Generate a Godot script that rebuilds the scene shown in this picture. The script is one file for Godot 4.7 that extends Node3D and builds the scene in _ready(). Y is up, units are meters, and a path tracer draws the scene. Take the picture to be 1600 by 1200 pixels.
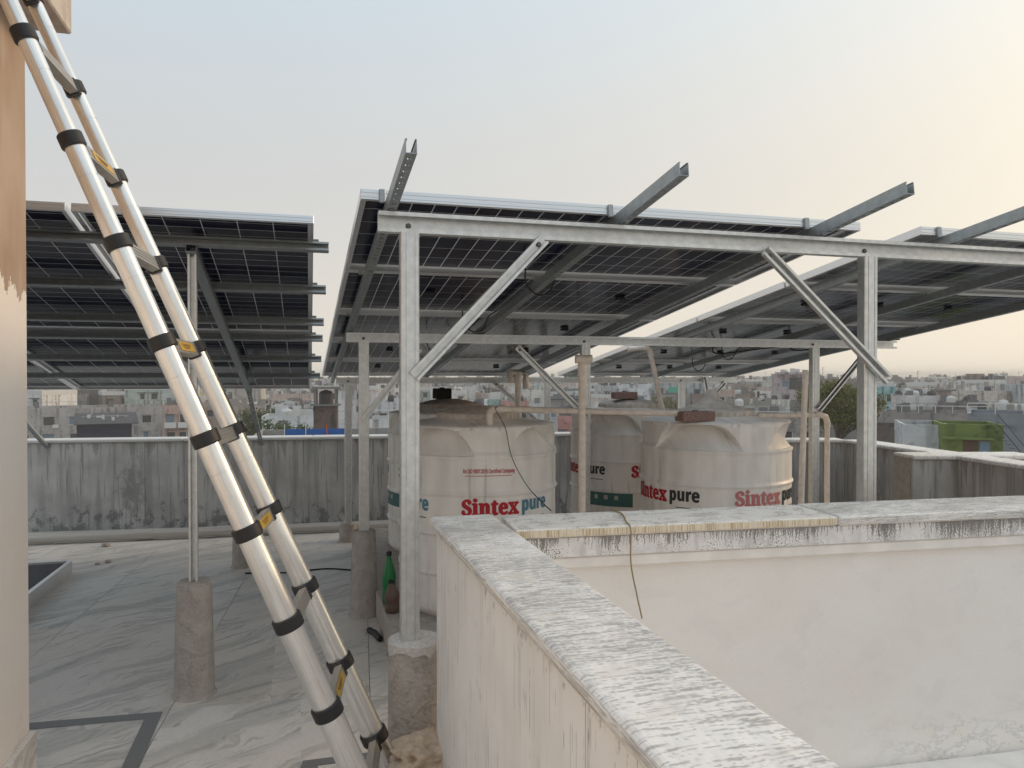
extends Node3D
# Rooftop terrace with two solar arrays, four water tanks, a telescopic ladder and a hazy city behind.
# World axes: x along the array beams, y up, -z away from the viewer; terrace floor at y = 0.

var M := {}
var taken := {}
var rng := RandomNumberGenerator.new()
const GROUND := -13.5

# ---------------------------------------------------------------- mesh building
class MB:
	var v := PackedVector3Array()
	var n := PackedVector3Array()
	var t := PackedVector2Array()
	func tri(a: Vector3, b: Vector3, c: Vector3, na: Vector3, nb: Vector3, nc: Vector3, ua := Vector2.ZERO, ub := Vector2.ZERO, uc := Vector2.ZERO) -> void:
		# corners given counter-clockwise from outside, stored clockwise
		v.append(a); v.append(c); v.append(b)
		n.append(na); n.append(nc); n.append(nb)
		t.append(ua); t.append(uc); t.append(ub)
	func flat(a: Vector3, b: Vector3, c: Vector3) -> void:
		var m := (b - a).cross(c - a).normalized()
		tri(a, b, c, m, m, m)
	func quad(a: Vector3, b: Vector3, c: Vector3, d: Vector3, u0 := Vector2.ZERO, u1 := Vector2.ONE) -> void:
		var m := (c - a).cross(d - b).normalized()
		var ua := Vector2(u0.x, u1.y)
		var ub := Vector2(u1.x, u1.y)
		var uc := Vector2(u1.x, u0.y)
		var ud := Vector2(u0.x, u0.y)
		tri(a, b, c, m, m, m, ua, ub, uc)
		tri(a, c, d, m, m, m, ua, uc, ud)
	func box(x: Transform3D, s: Vector3, bev := 0.0) -> void:
		var h := s * 0.5
		var b: float = min(bev, min(h.x, min(h.y, h.z)) * 0.9)
		for ax in 3:
			for sg: float in [-1.0, 1.0]:
				var e := Vector3.ZERO
				e[ax] = sg
				var p := Vector3.ZERO
				p[(ax + 1) % 3] = 1.0
				var q := e.cross(p)
				var c := e * h[ax]
				var hp := p * (h[(ax + 1) % 3] - b)
				var iq := (ax + 2) % 3
				var hq := q * (h[iq] - b)
				quad(x * (c - hp - hq), x * (c + hp - hq), x * (c + hp + hq), x * (c - hp + hq))
		if b <= 0.0:
			return
		for ax in 3:
			var i1 := (ax + 1) % 3
			var i2 := (ax + 2) % 3
			for s1: float in [-1.0, 1.0]:
				for s2: float in [-1.0, 1.0]:
					var p1 := Vector3.ZERO
					var p2 := Vector3.ZERO
					p1[i1] = s1 * h[i1]; p1[i2] = s2 * (h[i2] - b)
					p2[i1] = s1 * (h[i1] - b); p2[i2] = s2 * h[i2]
					var l := Vector3.ZERO
					l[ax] = h[ax] - b
					if s1 * s2 > 0:
						quad(x * (p1 - l), x * (p2 - l), x * (p2 + l), x * (p1 + l))
					else:
						quad(x * (p2 - l), x * (p1 - l), x * (p1 + l), x * (p2 + l))
		for sx: float in [-1.0, 1.0]:
			for sy: float in [-1.0, 1.0]:
				for sz: float in [-1.0, 1.0]:
					var a := Vector3(sx * h.x, sy * (h.y - b), sz * (h.z - b))
					var c := Vector3(sx * (h.x - b), sy * h.y, sz * (h.z - b))
					var d := Vector3(sx * (h.x - b), sy * (h.y - b), sz * h.z)
					if sx * sy * sz > 0:
						flat(x * a, x * c, x * d)
					else:
						flat(x * a, x * d, x * c)
	func bx(c: Vector3, s: Vector3, bev := 0.0) -> void:
		box(Transform3D(Basis(), c), s, bev)
	func extrude(p: PackedVector2Array, z0: float, z1: float, x := Transform3D()) -> void:
		# profile counter-clockwise in xy, swept along z
		var k := p.size()
		for i in k:
			var a := p[i]
			var b := p[(i + 1) % k]
			quad(x * Vector3(a.x, a.y, z1), x * Vector3(a.x, a.y, z0), x * Vector3(b.x, b.y, z0), x * Vector3(b.x, b.y, z1))
		var ids := Geometry2D.triangulate_polygon(p)
		for i in range(0, ids.size(), 3):
			var a := p[ids[i]]
			var b := p[ids[i + 1]]
			var c := p[ids[i + 2]]
			if (b - a).cross(c - a) < 0:
				var w := b
				b = c
				c = w
			flat(x * Vector3(a.x, a.y, z1), x * Vector3(b.x, b.y, z1), x * Vector3(c.x, c.y, z1))
			flat(x * Vector3(a.x, a.y, z0), x * Vector3(c.x, c.y, z0), x * Vector3(b.x, b.y, z0))
	func lathe(p: Array, seg := 32, x := Transform3D(), smooth := false) -> void:
		# profile (radius, height) from the bottom up, turned about y
		var nn: Array[Vector2] = []
		for i in p.size() - 1:
			var d: Vector2 = p[i + 1] - p[i]
			nn.append(Vector2(d.y, -d.x).normalized())
		for i in p.size() - 1:
			var a: Vector2 = p[i]
			var b: Vector2 = p[i + 1]
			var m0 := nn[i]
			var m1 := nn[i]
			if smooth:
				if i > 0: m0 = (nn[i] + nn[i - 1]).normalized()
				if i < nn.size() - 1: m1 = (nn[i] + nn[i + 1]).normalized()
			for s in seg:
				var c0 := TAU * s / seg
				var c1 := TAU * (s + 1) / seg
				var e0 := Vector3(sin(c0), 0, cos(c0))
				var e1 := Vector3(sin(c1), 0, cos(c1))
				var A := x * (e0 * a.x + Vector3(0, a.y, 0))
				var B := x * (e1 * a.x + Vector3(0, a.y, 0))
				var C := x * (e1 * b.x + Vector3(0, b.y, 0))
				var D := x * (e0 * b.x + Vector3(0, b.y, 0))
				var N0a := x.basis * (e0 * m0.x + Vector3(0, m0.y, 0))
				var N1a := x.basis * (e1 * m0.x + Vector3(0, m0.y, 0))
				var N0b := x.basis * (e0 * m1.x + Vector3(0, m1.y, 0))
				var N1b := x.basis * (e1 * m1.x + Vector3(0, m1.y, 0))
				if a.x > 0.0: tri(A, B, C, N0a, N1a, N1b)
				if b.x > 0.0: tri(A, C, D, N0a, N1b, N0b)
	func tube(pts: Array, r, seg := 12, caps := true) -> void:
		var k := pts.size()
		var up := Vector3.UP
		var rings := []
		var prev := Vector3.ZERO
		for i in k:
			var d: Vector3
			if i == 0: d = pts[1] - pts[0]
			elif i == k - 1: d = pts[k - 1] - pts[k - 2]
			else: d = (pts[i + 1] - pts[i]).normalized() + (pts[i] - pts[i - 1]).normalized()
			d = d.normalized()
			if prev == Vector3.ZERO:
				prev = (up if abs(d.y) < 0.9 else Vector3.RIGHT)
			var s := (prev - d * prev.dot(d)).normalized()
			prev = s
			var b := d.cross(s)
			var rad: float = r[i] if r is Array else r
			var ring := []
			for j in seg:
				var an := TAU * j / seg
				ring.append([pts[i] + (s * cos(an) + b * sin(an)) * rad, s * cos(an) + b * sin(an)])
			rings.append(ring)
		for i in k - 1:
			for j in seg:
				var A = rings[i][j]
				var B = rings[i][(j + 1) % seg]
				var C = rings[i + 1][(j + 1) % seg]
				var D = rings[i + 1][j]
				tri(A[0], B[0], C[0], A[1], B[1], C[1])
				tri(A[0], C[0], D[0], A[1], C[1], D[1])
		if caps:
			for j in seg:
				flat(pts[0], rings[0][(j + 1) % seg][0], rings[0][j][0])
				flat(pts[k - 1], rings[k - 1][j][0], rings[k - 1][(j + 1) % seg][0])
	func mesh() -> ArrayMesh:
		var a := []
		a.resize(Mesh.ARRAY_MAX)
		a[Mesh.ARRAY_VERTEX] = v
		a[Mesh.ARRAY_NORMAL] = n
		a[Mesh.ARRAY_TEX_UV] = t
		var m := ArrayMesh.new()
		m.add_surface_from_arrays(Mesh.PRIMITIVE_TRIANGLES, a)
		return m

func numbered(called: String) -> String:
	if not taken.has(called):
		taken[called] = 0
		return called
	taken[called] += 1
	return "%s_%03d" % [called, taken[called]]

func tag(o: Node, label: String, category: String, group := "", kind := "") -> Node:
	o.set_meta("label", label)
	if category: o.set_meta("category", category)
	if group: o.set_meta("group", group)
	if kind: o.set_meta("kind", kind)
	return o

func thing(called: String, label: String, category: String, at := Vector3.ZERO, turn := 0.0, group := "") -> Node3D:
	var o := Node3D.new()
	o.name = numbered(called)
	add_child(o)
	o.position = at
	o.rotation.y = turn
	tag(o, label, category, group)
	return o

func part(called: String, mesh: Mesh, m: Material, parent: Node3D, x := Transform3D()) -> MeshInstance3D:
	var o := MeshInstance3D.new()
	o.name = numbered(called) if parent == self else called
	o.mesh = mesh
	o.material_override = m
	o.transform = x
	o.cast_shadow = GeometryInstance3D.SHADOW_CASTING_SETTING_ON
	parent.add_child(o, true)
	return o

func built(called: String, b: MB, m: Material, parent: Node3D, x := Transform3D()) -> MeshInstance3D:
	return part(called, b.mesh(), m, parent, x)

func structure(called: String, b: MB, m: Material, label: String) -> MeshInstance3D:
	var o := part(called, b.mesh(), m, self)
	o.set_meta("kind", "structure")
	o.set_meta("label", label)
	return o

func along(a: Vector3, b: Vector3, up := Vector3.UP) -> Transform3D:
	# local z runs from a to b, local y as near to up as it can
	var z := (b - a).normalized()
	var x := up.cross(z).normalized()
	return Transform3D(Basis(x, z.cross(x), z), a)

func box_mesh(s: Vector3, bev := 0.0) -> ArrayMesh:
	var b := MB.new()
	b.bx(Vector3.ZERO, s, bev)
	return b.mesh()

func channel(w: float, d: float, lip: float, th: float) -> PackedVector2Array:
	# lipped C section, open towards +y; width along x, web at y = 0
	var h := w * 0.5
	return PackedVector2Array([Vector2(-h, 0), Vector2(h, 0), Vector2(h, d), Vector2(h - lip, d), Vector2(h - lip, d - th), Vector2(h - th, d - th), Vector2(h - th, th), Vector2(-h + th, th), Vector2(-h + th, d - th), Vector2(-h + lip, d - th), Vector2(-h + lip, d), Vector2(-h, d)])

# ---------------------------------------------------------------- materials
func lin(r: float, g: float, b: float) -> Color:
	return Color(r, g, b).linear_to_srgb()

func mat(c: Color, rough := 0.8, metal := 0.0) -> StandardMaterial3D:
	var m := StandardMaterial3D.new()
	m.albedo_color = c
	m.roughness = rough
	m.metallic = metal
	return m

func noise(freq: float, octaves := 4, sd := 1, kind := FastNoiseLite.TYPE_SIMPLEX_SMOOTH, ridged := false) -> FastNoiseLite:
	var f := FastNoiseLite.new()
	f.seed = sd
	f.noise_type = kind
	f.frequency = freq
	f.fractal_octaves = octaves
	if ridged: f.fractal_type = FastNoiseLite.FRACTAL_RIDGED
	return f

func paint(w: int, h: int, fn: Callable) -> ImageTexture:
	# fn(x, y) in pixels gives a linear colour
	var d := PackedByteArray()
	d.resize(w * h * 3)
	var i := 0
	for y in h:
		for x in w:
			var c: Color = fn.call(float(x), float(y))
			c = c.linear_to_srgb()
			d[i] = clampi(int(c.r * 255.0), 0, 255)
			d[i + 1] = clampi(int(c.g * 255.0), 0, 255)
			d[i + 2] = clampi(int(c.b * 255.0), 0, 255)
			i += 3
	var im := Image.create_from_data(w, h, false, Image.FORMAT_RGB8, d)
	im.generate_mipmaps()
	return ImageTexture.create_from_image(im)

func bump(freq: float, octaves: int, sd: int, strength: float, size := 512) -> ImageTexture:
	var im := noise(freq, octaves, sd).get_seamless_image(size, size)
	im.convert(Image.FORMAT_RGBA8)
	im.bump_map_to_normal_map(strength)
	return ImageTexture.create_from_image(im)

func mix(a: Color, b: Color, t: float) -> Color:
	return a.lerp(b, clampf(t, 0.0, 1.0))

func ss(a: float, b: float, x: float) -> float:
	return smoothstep(a, b, x)

func tri_mat(tex: Texture2D, scale: Vector3, rough := 0.8, metal := 0.0, world := true) -> StandardMaterial3D:
	var m := mat(Color.WHITE, rough, metal)
	m.albedo_texture = tex
	m.uv1_triplanar = true
	m.uv1_world_triplanar = world
	m.uv1_scale = scale
	m.uv1_triplanar_sharpness = 8.0
	return m

func make_materials() -> void:
	var n1 := noise(0.006, 5, 11)
	var n2 := noise(0.02, 4, 12)
	var n3 := noise(0.11, 3, 13)
	var rd := noise(0.006, 4, 14, FastNoiseLite.TYPE_SIMPLEX_SMOOTH, true)
	# coping: white-grey marble, dark streaks along x; picture spans 1.2 m by 3.2 m
	M.coping = tri_mat(paint(768, 1536, func(x, y):
		var wx: float = n1.get_noise_2d(x * 0.8, y * 1.2) * 48.0
		var s: float = n2.get_noise_2d(x * 0.62 + wx * 0.5, y * 8.5 + wx * 0.9)
		var s3: float = n3.get_noise_2d(x * 0.24 + wx * 0.1, y * 4.0 + wx * 0.5)
		var f: float = n3.get_noise_2d(x * 0.9, y * 1.8)
		var big: float = n1.get_noise_2d(x * 0.5 + 900.0, y * 0.9)
		var c := mix(lin(0.70, 0.675, 0.635), lin(0.40, 0.38, 0.355), 0.5 + big * 1.5 + f * 0.6)
		c = mix(c, lin(0.15, 0.142, 0.135), ss(0.0, 0.40, s + f * 0.35 + big * 0.3) * 0.85)
		c = mix(c, lin(0.11, 0.105, 0.10), ss(0.20, 0.46, s3 + big * 0.25 + f * 0.15) * 0.8)
		c = mix(c, lin(0.50, 0.44, 0.37), ss(0.10, 0.5, n2.get_noise_2d(x * 0.35 + 300.0, y * 0.9)) * 0.40)
		return mix(c, lin(0.82, 0.80, 0.76), ss(0.18, 0.5, -s - s3 * 0.5) * 0.45)), Vector3(1.0 / 1.2, 1.0 / 1.2, 1.0 / 3.2), 0.55)
	M.coping.normal_enabled = true
	M.coping.normal_texture = bump(0.03, 4, 21, 3.0)
	M.coping.normal_scale = 0.6
	# coping over the inner wall: warmer, worn
	M.coping_worn = tri_mat(paint(1024, 512, func(x, y):
		var wx: float = n1.get_noise_2d(x, y) * 30.0
		var s: float = n2.get_noise_2d(x * 0.9 + wx, y * 1.5 + wx)
		var f: float = n3.get_noise_2d(x, y * 1.3)
		var c := mix(lin(0.60, 0.56, 0.50), lin(0.27, 0.24, 0.21), ss(0.05, 0.45, s + f * 0.6))
		return mix(c, lin(0.74, 0.71, 0.66), ss(0.1, 0.5, -f - s * 0.4) * 0.6)), Vector3(1.0 / 2.0, 1.0 / 1.0, 1.0 / 1.0), 0.5)
	# yellowed cut edge of one slab
	M.coping_edge = tri_mat(paint(512, 64, func(x, y):
		var f: float = n3.get_noise_2d(x * 2.0, y * 0.4)
		return mix(lin(0.56, 0.44, 0.27), lin(0.24, 0.14, 0.06), ss(-0.12, 0.3, f + n2.get_noise_2d(x, 5.0) * 0.5))), Vector3(1.6, 2, 2), 0.6)
	# floor marble: off-white with long grey diagonal bands; picture spans 3.6 m
	var ftex := paint(1024, 1024, func(x, y):
		var a: float = x * 0.80 - y * 0.60
		var b: float = y * 0.80 + x * 0.60
		var w: float = n1.get_noise_2d(x * 0.7, y * 0.7) * 95.0
		var band: float = n1.get_noise_2d(a * 0.22 + 40.0, b * 2.3 + w * 0.8)
		var vein: float = rd.get_noise_2d(a * 0.22 + w * 0.3, b * 2.2 + w * 0.7)
		var f: float = n3.get_noise_2d(x, y)
		var c := mix(lin(0.72, 0.665, 0.595), lin(0.34, 0.32, 0.29), ss(0.0, 0.45, band) * 0.85)
		c = mix(c, lin(0.15, 0.147, 0.142), ss(0.60, 0.92, vein) * 0.8)
		c = mix(c, lin(0.45, 0.42, 0.38), ss(0.1, 0.45, n2.get_noise_2d(x * 0.5, y * 0.5)) * 0.35)
		var fine: float = n3.get_noise_2d(a * 0.10, b * 0.9 + w * 0.5) + n2.get_noise_2d(x * 0.3, y * 0.3) * 0.5
		c = mix(c, lin(0.20, 0.195, 0.185), ss(0.22, 0.55, fine) * 0.55)
		return c * (0.93 + f * 0.06))
	for k in 4:
		var fm := tri_mat(ftex, Vector3(1, 1, 1) / 3.6, 0.5)
		fm.uv1_offset = Vector3(0.013 * k, 0.0, 0.021 * k)
		fm.albedo_color = [Color(1, 1, 1), Color(0.98, 0.975, 0.97), Color(0.955, 0.95, 0.94), Color(0.985, 0.97, 0.955)][k]
		M["floor%d" % k] = fm
	M.joint = mat(lin(0.22, 0.205, 0.19), 0.9)
	# dark granite strip with pale flecks
	M.granite = tri_mat(paint(512, 512, func(x, y):
		var f: float = n3.get_noise_2d(x * 1.6, y * 4.0)
		return mix(lin(0.028, 0.029, 0.031), lin(0.20, 0.21, 0.22), ss(0.2, 0.55, f) * 0.7 + ss(0.36, 0.5, n3.get_noise_2d(x * 4.0 + 77.0, y * 4.0)) * 0.5)), Vector3(2.2, 2.2, 2.2), 0.4)
	# rendered cement of the parapet: grey, streaked by rain, black mould at places
	var ctex := paint(2048, 224, func(x, y):
		# 9 m by 0.885 m, about 4 mm a pixel
		var s: float = n2.get_noise_2d(x * 1.3, y * 0.10)
		var s2: float = n3.get_noise_2d(x * 1.1, y * 0.03)
		var g: float = n1.get_noise_2d(x * 1.6, y * 1.6)
		var f: float = n3.get_noise_2d(x * 1.5, y * 1.5)
		var c := mix(lin(0.165, 0.155, 0.143), lin(0.285, 0.268, 0.248), 0.5 + g * 1.3 + f * 0.2)
		c = mix(c, lin(0.10, 0.097, 0.093), ss(0.02, 0.40, s + f * 0.15) * 0.75)
		c = mix(c, lin(0.05, 0.048, 0.046), ss(0.34, 0.44, s2 + g * 0.2) * 0.7)
		c = mix(c, lin(0.38, 0.36, 0.335), ss(0.16, 0.45, -s) * 0.40)
		# mould: ragged blotches along the foot, and one tall stain
		var foot: float = (y - 224.0) / 60.0 + n2.get_noise_2d(x * 1.5, y * 1.1) * 2.2 + f * 0.7
		c = mix(c, lin(0.028, 0.027, 0.027), ss(-0.45, 0.45, foot) * 0.75)
		var q := Vector2((x - 765.0) / 34.0, (y - 128.0) / 70.0).length() + n2.get_noise_2d(x * 1.8, y * 1.2) * 0.9 + f * 0.4
		c = mix(c, lin(0.045, 0.045, 0.045), (1.0 - ss(0.35, 1.05, q)) * 0.65)
		var drip: float = n2.get_noise_2d(x * 2.4, 8.0) * 90.0 - 6.0 + f * 12.0
		c = mix(c, lin(0.07, 0.068, 0.065), (1.0 - ss(drip - 6.0, drip + 10.0, y)) * 0.7)
		return c)
	M.parapet = mat(Color.WHITE, 0.95)
	M.parapet.albedo_texture = ctex
	M.cement = tri_mat(paint(512, 512, func(x, y):
		var g: float = n1.get_noise_2d(x * 2.0, y * 2.0)
		var f: float = n3.get_noise_2d(x, y)
		var c := mix(lin(0.165, 0.134, 0.112), lin(0.25, 0.212, 0.182), 0.5 + g + f * 0.5)
		return mix(c, lin(0.11, 0.088, 0.072), ss(0.15, 0.4, n2.get_noise_2d(x, y * 0.7)) * 0.55)), Vector3(1.6, 1.6, 1.6), 0.95)
	M.cement.normal_enabled = true
	M.cement.normal_texture = bump(0.05, 4, 5, 5.0)
	M.mortar = tri_mat(paint(256, 256, func(x, y):
		return mix(lin(0.28, 0.265, 0.245), lin(0.44, 0.42, 0.39), 0.5 + n2.get_noise_2d(x * 2.0, y * 2.0) * 1.4)), Vector3(5, 5, 5), 0.95)
	# white-washed outer face: fine vertical run marks, thick near the far end (right of the picture), flakes
	M.whitewash = mat(Color.WHITE, 0.9)
	M.whitewash.albedo_texture = paint(2048, 512, func(x, y):
		var g: float = n1.get_noise_2d(x * 0.8, y * 1.2)
		var f: float = n3.get_noise_2d(x * 0.9, y * 0.9)
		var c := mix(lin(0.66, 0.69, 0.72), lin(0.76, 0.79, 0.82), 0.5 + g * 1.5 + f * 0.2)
		var thick: float = ss(1780.0, 2030.0, x) * 0.42
		var run: float = n3.get_noise_2d(x * 1.1, y * 0.035 + 40.0)
		c = mix(c, lin(0.34, 0.33, 0.32), ss(0.52 - thick, 0.68 - thick, run) * 0.55)
		c = mix(c, lin(0.56, 0.555, 0.55), ss(0.05, 0.5, n2.get_noise_2d(x * 0.9, y * 0.12)) * 0.40)
		var line: float = n3.get_noise_2d(x * 2.6, y * 0.012) + n2.get_noise_2d(x * 0.5, y * 0.5) * 0.55
		c = mix(c, lin(0.10, 0.10, 0.10), ss(0.54, 0.62, line) * 0.8)
		# lichen under the slab edge
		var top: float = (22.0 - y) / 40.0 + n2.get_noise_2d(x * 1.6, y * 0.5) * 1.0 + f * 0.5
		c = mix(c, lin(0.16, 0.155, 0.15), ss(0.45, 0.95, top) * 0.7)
		var flake: float = n2.get_noise_2d(x * 1.8, y * 1.0 + 700.0) + f * 0.5
		c = mix(c, lin(0.13, 0.13, 0.13), ss(0.58, 0.68, flake) * ss(250.0, 420.0, y) * 0.8)
		return c)
	# warm white inner wall with peeling paint low at the right
	M.inner_wall = mat(Color.WHITE, 0.85)
	M.inner_wall.albedo_texture = paint(1400, 512, func(x, y):
		var g: float = n1.get_noise_2d(x * 0.7, y * 0.7)
		var f: float = n3.get_noise_2d(x, y)
		var c := mix(lin(0.72, 0.655, 0.59), lin(0.76, 0.715, 0.67), 0.5 + g * 1.6)
		c = c * (1.0 + f * 0.018)
		c = mix(c, lin(0.58, 0.55, 0.52), ss(0.2, 0.5, n2.get_noise_2d(x * 0.6, y * 0.5 + 200.0)) * 0.30)
		var cr: float = rd.get_noise_2d(x * 0.5 + 200.0, y * 1.1)
		c = mix(c, lin(0.42, 0.38, 0.34), ss(0.965, 0.99, cr) * ss(0.0, 0.3, n1.get_noise_2d(x + 70.0, y)) * 0.6)
		c = mix(c, lin(0.30, 0.27, 0.24), ss(0.60, 0.66, n3.get_noise_2d(x * 2.0, y * 1.6)) * 0.6)
		var low: float = ss(330.0, 470.0, y + n1.get_noise_2d(x, y) * 60.0) * ss(430.0, 640.0, x)
		var pe: float = n2.get_noise_2d(x * 0.9, y * 0.9 + 50.0) + f * 0.35
		c = mix(c, lin(0.50, 0.47, 0.44), low * ss(0.0, 0.14, pe) * 0.8)
		c = mix(c, lin(0.16, 0.15, 0.14), low * (1.0 - ss(0.0, 0.035, abs(pe - 0.06))) * 0.8)
		c = mix(c, lin(0.85, 0.82, 0.78), low * ss(0.22, 0.34, pe) * 0.8)
		return c)
	M.inner_wall.normal_enabled = true
	M.inner_wall.normal_texture = bump(0.012, 4, 23, 2.0)
	M.inner_wall.normal_scale = 0.35
	M.inner_moulding = tri_mat(paint(256, 256, func(x, y):
		return lin(0.70, 0.64, 0.575) * (1.0 + n2.get_noise_2d(x, y) * 0.12)), Vector3(1.5, 1.5, 1.5), 0.85)
	# band under the slab: white paint with black mould drips
	M.drip_band = mat(Color.WHITE, 0.9)
	M.drip_band.albedo_texture = paint(2048, 96, func(x, y):
		# 3.6 m by 0.06 m: a pixel is nearly three times as wide as high
		var g: float = n2.get_noise_2d(x * 0.9, y * 0.5)
		var f: float = n3.get_noise_2d(x * 2.2, y * 0.8)
		var wob: float = n2.get_noise_2d(x * 1.5 + 60.0, y * 0.9) * 3.0
		var c := mix(lin(0.52, 0.50, 0.51), lin(0.72, 0.70, 0.68), 0.5 + g * 1.3)
		c = mix(c, lin(0.32, 0.30, 0.29), ss(0.0, 0.4, n2.get_noise_2d(x * 1.3 + 50.0, y * 0.12)) * 0.65)
		var patch: float = n1.get_noise_2d(x * 1.1, 3.0)
		var ln: float = n3.get_noise_2d((x + wob) * 2.6, 9.0) * 120.0 + patch * 110.0 + 14.0
		var drip: float = 1.0 - ss(ln - 6.0, ln + 6.0, y + f * 10.0)
		c = mix(c, lin(0.040, 0.036, 0.034), drip * 0.9)
		c = mix(c, lin(0.045, 0.042, 0.04), ss(0.36, 0.46, f + g * 0.4 + patch * 0.7) * 0.9)
		return c)
	# house wall: bare brown render above, cream paint below with a ragged edge; picture spans 3.4 m of height
	M.house_wall = mat(Color.WHITE, 0.9)
	M.house_wall.albedo_texture = paint(700, 1024, func(x, y):
		var g: float = n1.get_noise_2d(x * 1.3, y * 0.8)
		var f: float = n3.get_noise_2d(x * 1.0, y * 0.9)
		var cream := mix(lin(0.76, 0.635, 0.55), lin(0.80, 0.70, 0.63), 0.5 + g * 1.4) * (1.0 + f * 0.02)
		var brown := mix(lin(0.14, 0.072, 0.038), lin(0.21, 0.12, 0.072), 0.5 + g * 1.1 + n2.get_noise_2d(x * 1.6, y * 0.3) * 0.7)
		brown = mix(brown, lin(0.26, 0.185, 0.135), ss(0.15, 0.4, n2.get_noise_2d(x * 1.2, y * 0.12 + 30.0)) * 0.5)
		var edge: float = 452.0 + n2.get_noise_2d(x * 2.2, 1.0) * 22.0 + n3.get_noise_2d(x * 2.5, 2.0) * 14.0
		var c := brown if y < edge else cream
		if y > edge and y < edge + 3.5: c = lin(0.8, 0.74, 0.68)
		c = mix(c, lin(0.30, 0.22, 0.17), ss(960.0, 1010.0, y + n2.get_noise_2d(x * 2.0, y) * 50.0) * 0.5)
		return c)
	M.skirting = tri_mat(ftex, Vector3(1, 1, 1) / 1.4, 0.5)
	M.soffit = tri_mat(paint(256, 256, func(x, y):
		return mix(lin(0.24, 0.18, 0.14), lin(0.36, 0.28, 0.22), 0.5 + n2.get_noise_2d(x, y) * 1.6)), Vector3(2, 2, 2), 0.9)
	# metals
	var gtex := paint(512, 512, func(x, y):
		var f: float = n3.get_noise_2d(x * 0.9, y * 0.9)
		var g: float = n2.get_noise_2d(x * 0.7, y * 0.7)
		return lin(0.42, 0.44, 0.44) * (1.0 + f * 0.09 + g * 0.16))
	M.galv = tri_mat(gtex, Vector3(3, 3, 3), 0.40, 0.88)
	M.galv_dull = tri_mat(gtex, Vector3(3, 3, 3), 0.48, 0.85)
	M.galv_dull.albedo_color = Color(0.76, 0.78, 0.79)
	M.frame = mat(lin(0.76, 0.77, 0.78), 0.34, 0.92)
	M.bolt = mat(lin(0.16, 0.16, 0.16), 0.5, 0.7)
	M.hole = mat(lin(0.02, 0.02, 0.02), 0.9)
	M.cell = mat(lin(0.010, 0.014, 0.036), 0.15)
	M.cell2 = mat(lin(0.014, 0.018, 0.038), 0.18)
	M.cell.metallic_specular = 0.2
	M.cell2.metallic_specular = 0.2
	M.backsheet = mat(lin(0.78, 0.80, 0.82), 0.4)
	M.junction = mat(lin(0.012, 0.012, 0.012), 0.6)
	M.cable = mat(lin(0.012, 0.012, 0.013), 0.6)
	var atex := paint(256, 512, func(x, y):
		var s: float = n3.get_noise_2d(x * 1.4, y * 0.05)
		return lin(0.66, 0.67, 0.66) * (1.0 + s * 0.20 + n2.get_noise_2d(x, y) * 0.08))
	M.ladder = tri_mat(atex, Vector3(4, 1, 4), 0.30, 0.95, false)
	M.rung = tri_mat(atex, Vector3(4, 4, 4), 0.45, 0.5, false)
	M.rung.albedo_color = Color(0.72, 0.70, 0.67)
	M.collar = mat(lin(0.018, 0.019, 0.022), 0.5)
	M.sticker = mat(lin(0.60, 0.36, 0.05), 0.55)
	# plastics
	M.tank = tri_mat(paint(512, 512, func(x, y):
		var g: float = n1.get_noise_2d(x * 1.2, y * 0.9)
		var s: float = n2.get_noise_2d(x * 1.0, y * 0.15)
		return lin(0.82, 0.775, 0.71) * (1.0 + g * 0.14 + s * 0.17 - 0.22 * ss(0.3, 0.55, n2.get_noise_2d(x * 1.6 + 30.0, y * 0.08)))), Vector3(0.8, 0.8, 0.8), 0.42)
	M.lid = tri_mat(paint(256, 256, func(x, y):
		return mix(lin(0.44, 0.38, 0.31), lin(0.28, 0.22, 0.17), 0.5 + n2.get_noise_2d(x * 1.4, y * 1.4) * 1.5)), Vector3(2, 2, 2), 0.6)
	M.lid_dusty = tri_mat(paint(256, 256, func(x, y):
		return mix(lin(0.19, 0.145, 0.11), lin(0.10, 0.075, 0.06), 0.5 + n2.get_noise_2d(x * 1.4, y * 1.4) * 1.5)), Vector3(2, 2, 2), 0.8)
	M.red_print = mat(lin(0.52, 0.014, 0.03), 0.5)
	M.faded_print = mat(lin(0.60, 0.22, 0.22), 0.6)
	M.blue_print = mat(lin(0.10, 0.26, 0.36), 0.5)
	M.dark_print = mat(lin(0.035, 0.04, 0.045), 0.5)
	M.teal_print = mat(lin(0.055, 0.17, 0.17), 0.5)
	M.pvc = tri_mat(paint(256, 256, func(x, y):
		return lin(0.60, 0.47, 0.36) * (1.0 + n2.get_noise_2d(x, y) * 0.2)), Vector3(3, 3, 3), 0.45)
	M.pvc_white = mat(lin(0.52, 0.49, 0.45), 0.5)
	M.brick = tri_mat(paint(256, 256, func(x, y):
		return mix(lin(0.045, 0.020, 0.016), lin(0.085, 0.040, 0.032), 0.5 + n2.get_noise_2d(x * 2.0, y * 2.0) * 1.6)), Vector3(5, 5, 5), 0.95)
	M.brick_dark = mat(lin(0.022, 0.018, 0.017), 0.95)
	M.cloth = tri_mat(paint(256, 256, func(x, y):
		return mix(lin(0.22, 0.135, 0.075), lin(0.34, 0.23, 0.14), 0.5 + n2.get_noise_2d(x, y) * 1.4)), Vector3(5, 5, 5), 0.95)
	M.cloth_dark = mat(lin(0.07, 0.035, 0.025), 0.95)
	M.green_plastic = mat(lin(0.012, 0.20, 0.06), 0.25)
	M.brown_plastic = mat(lin(0.12, 0.075, 0.055), 0.4)
	M.black_plastic = mat(lin(0.012, 0.012, 0.012), 0.5)
	M.twine = mat(lin(0.30, 0.22, 0.12), 0.9)
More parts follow.
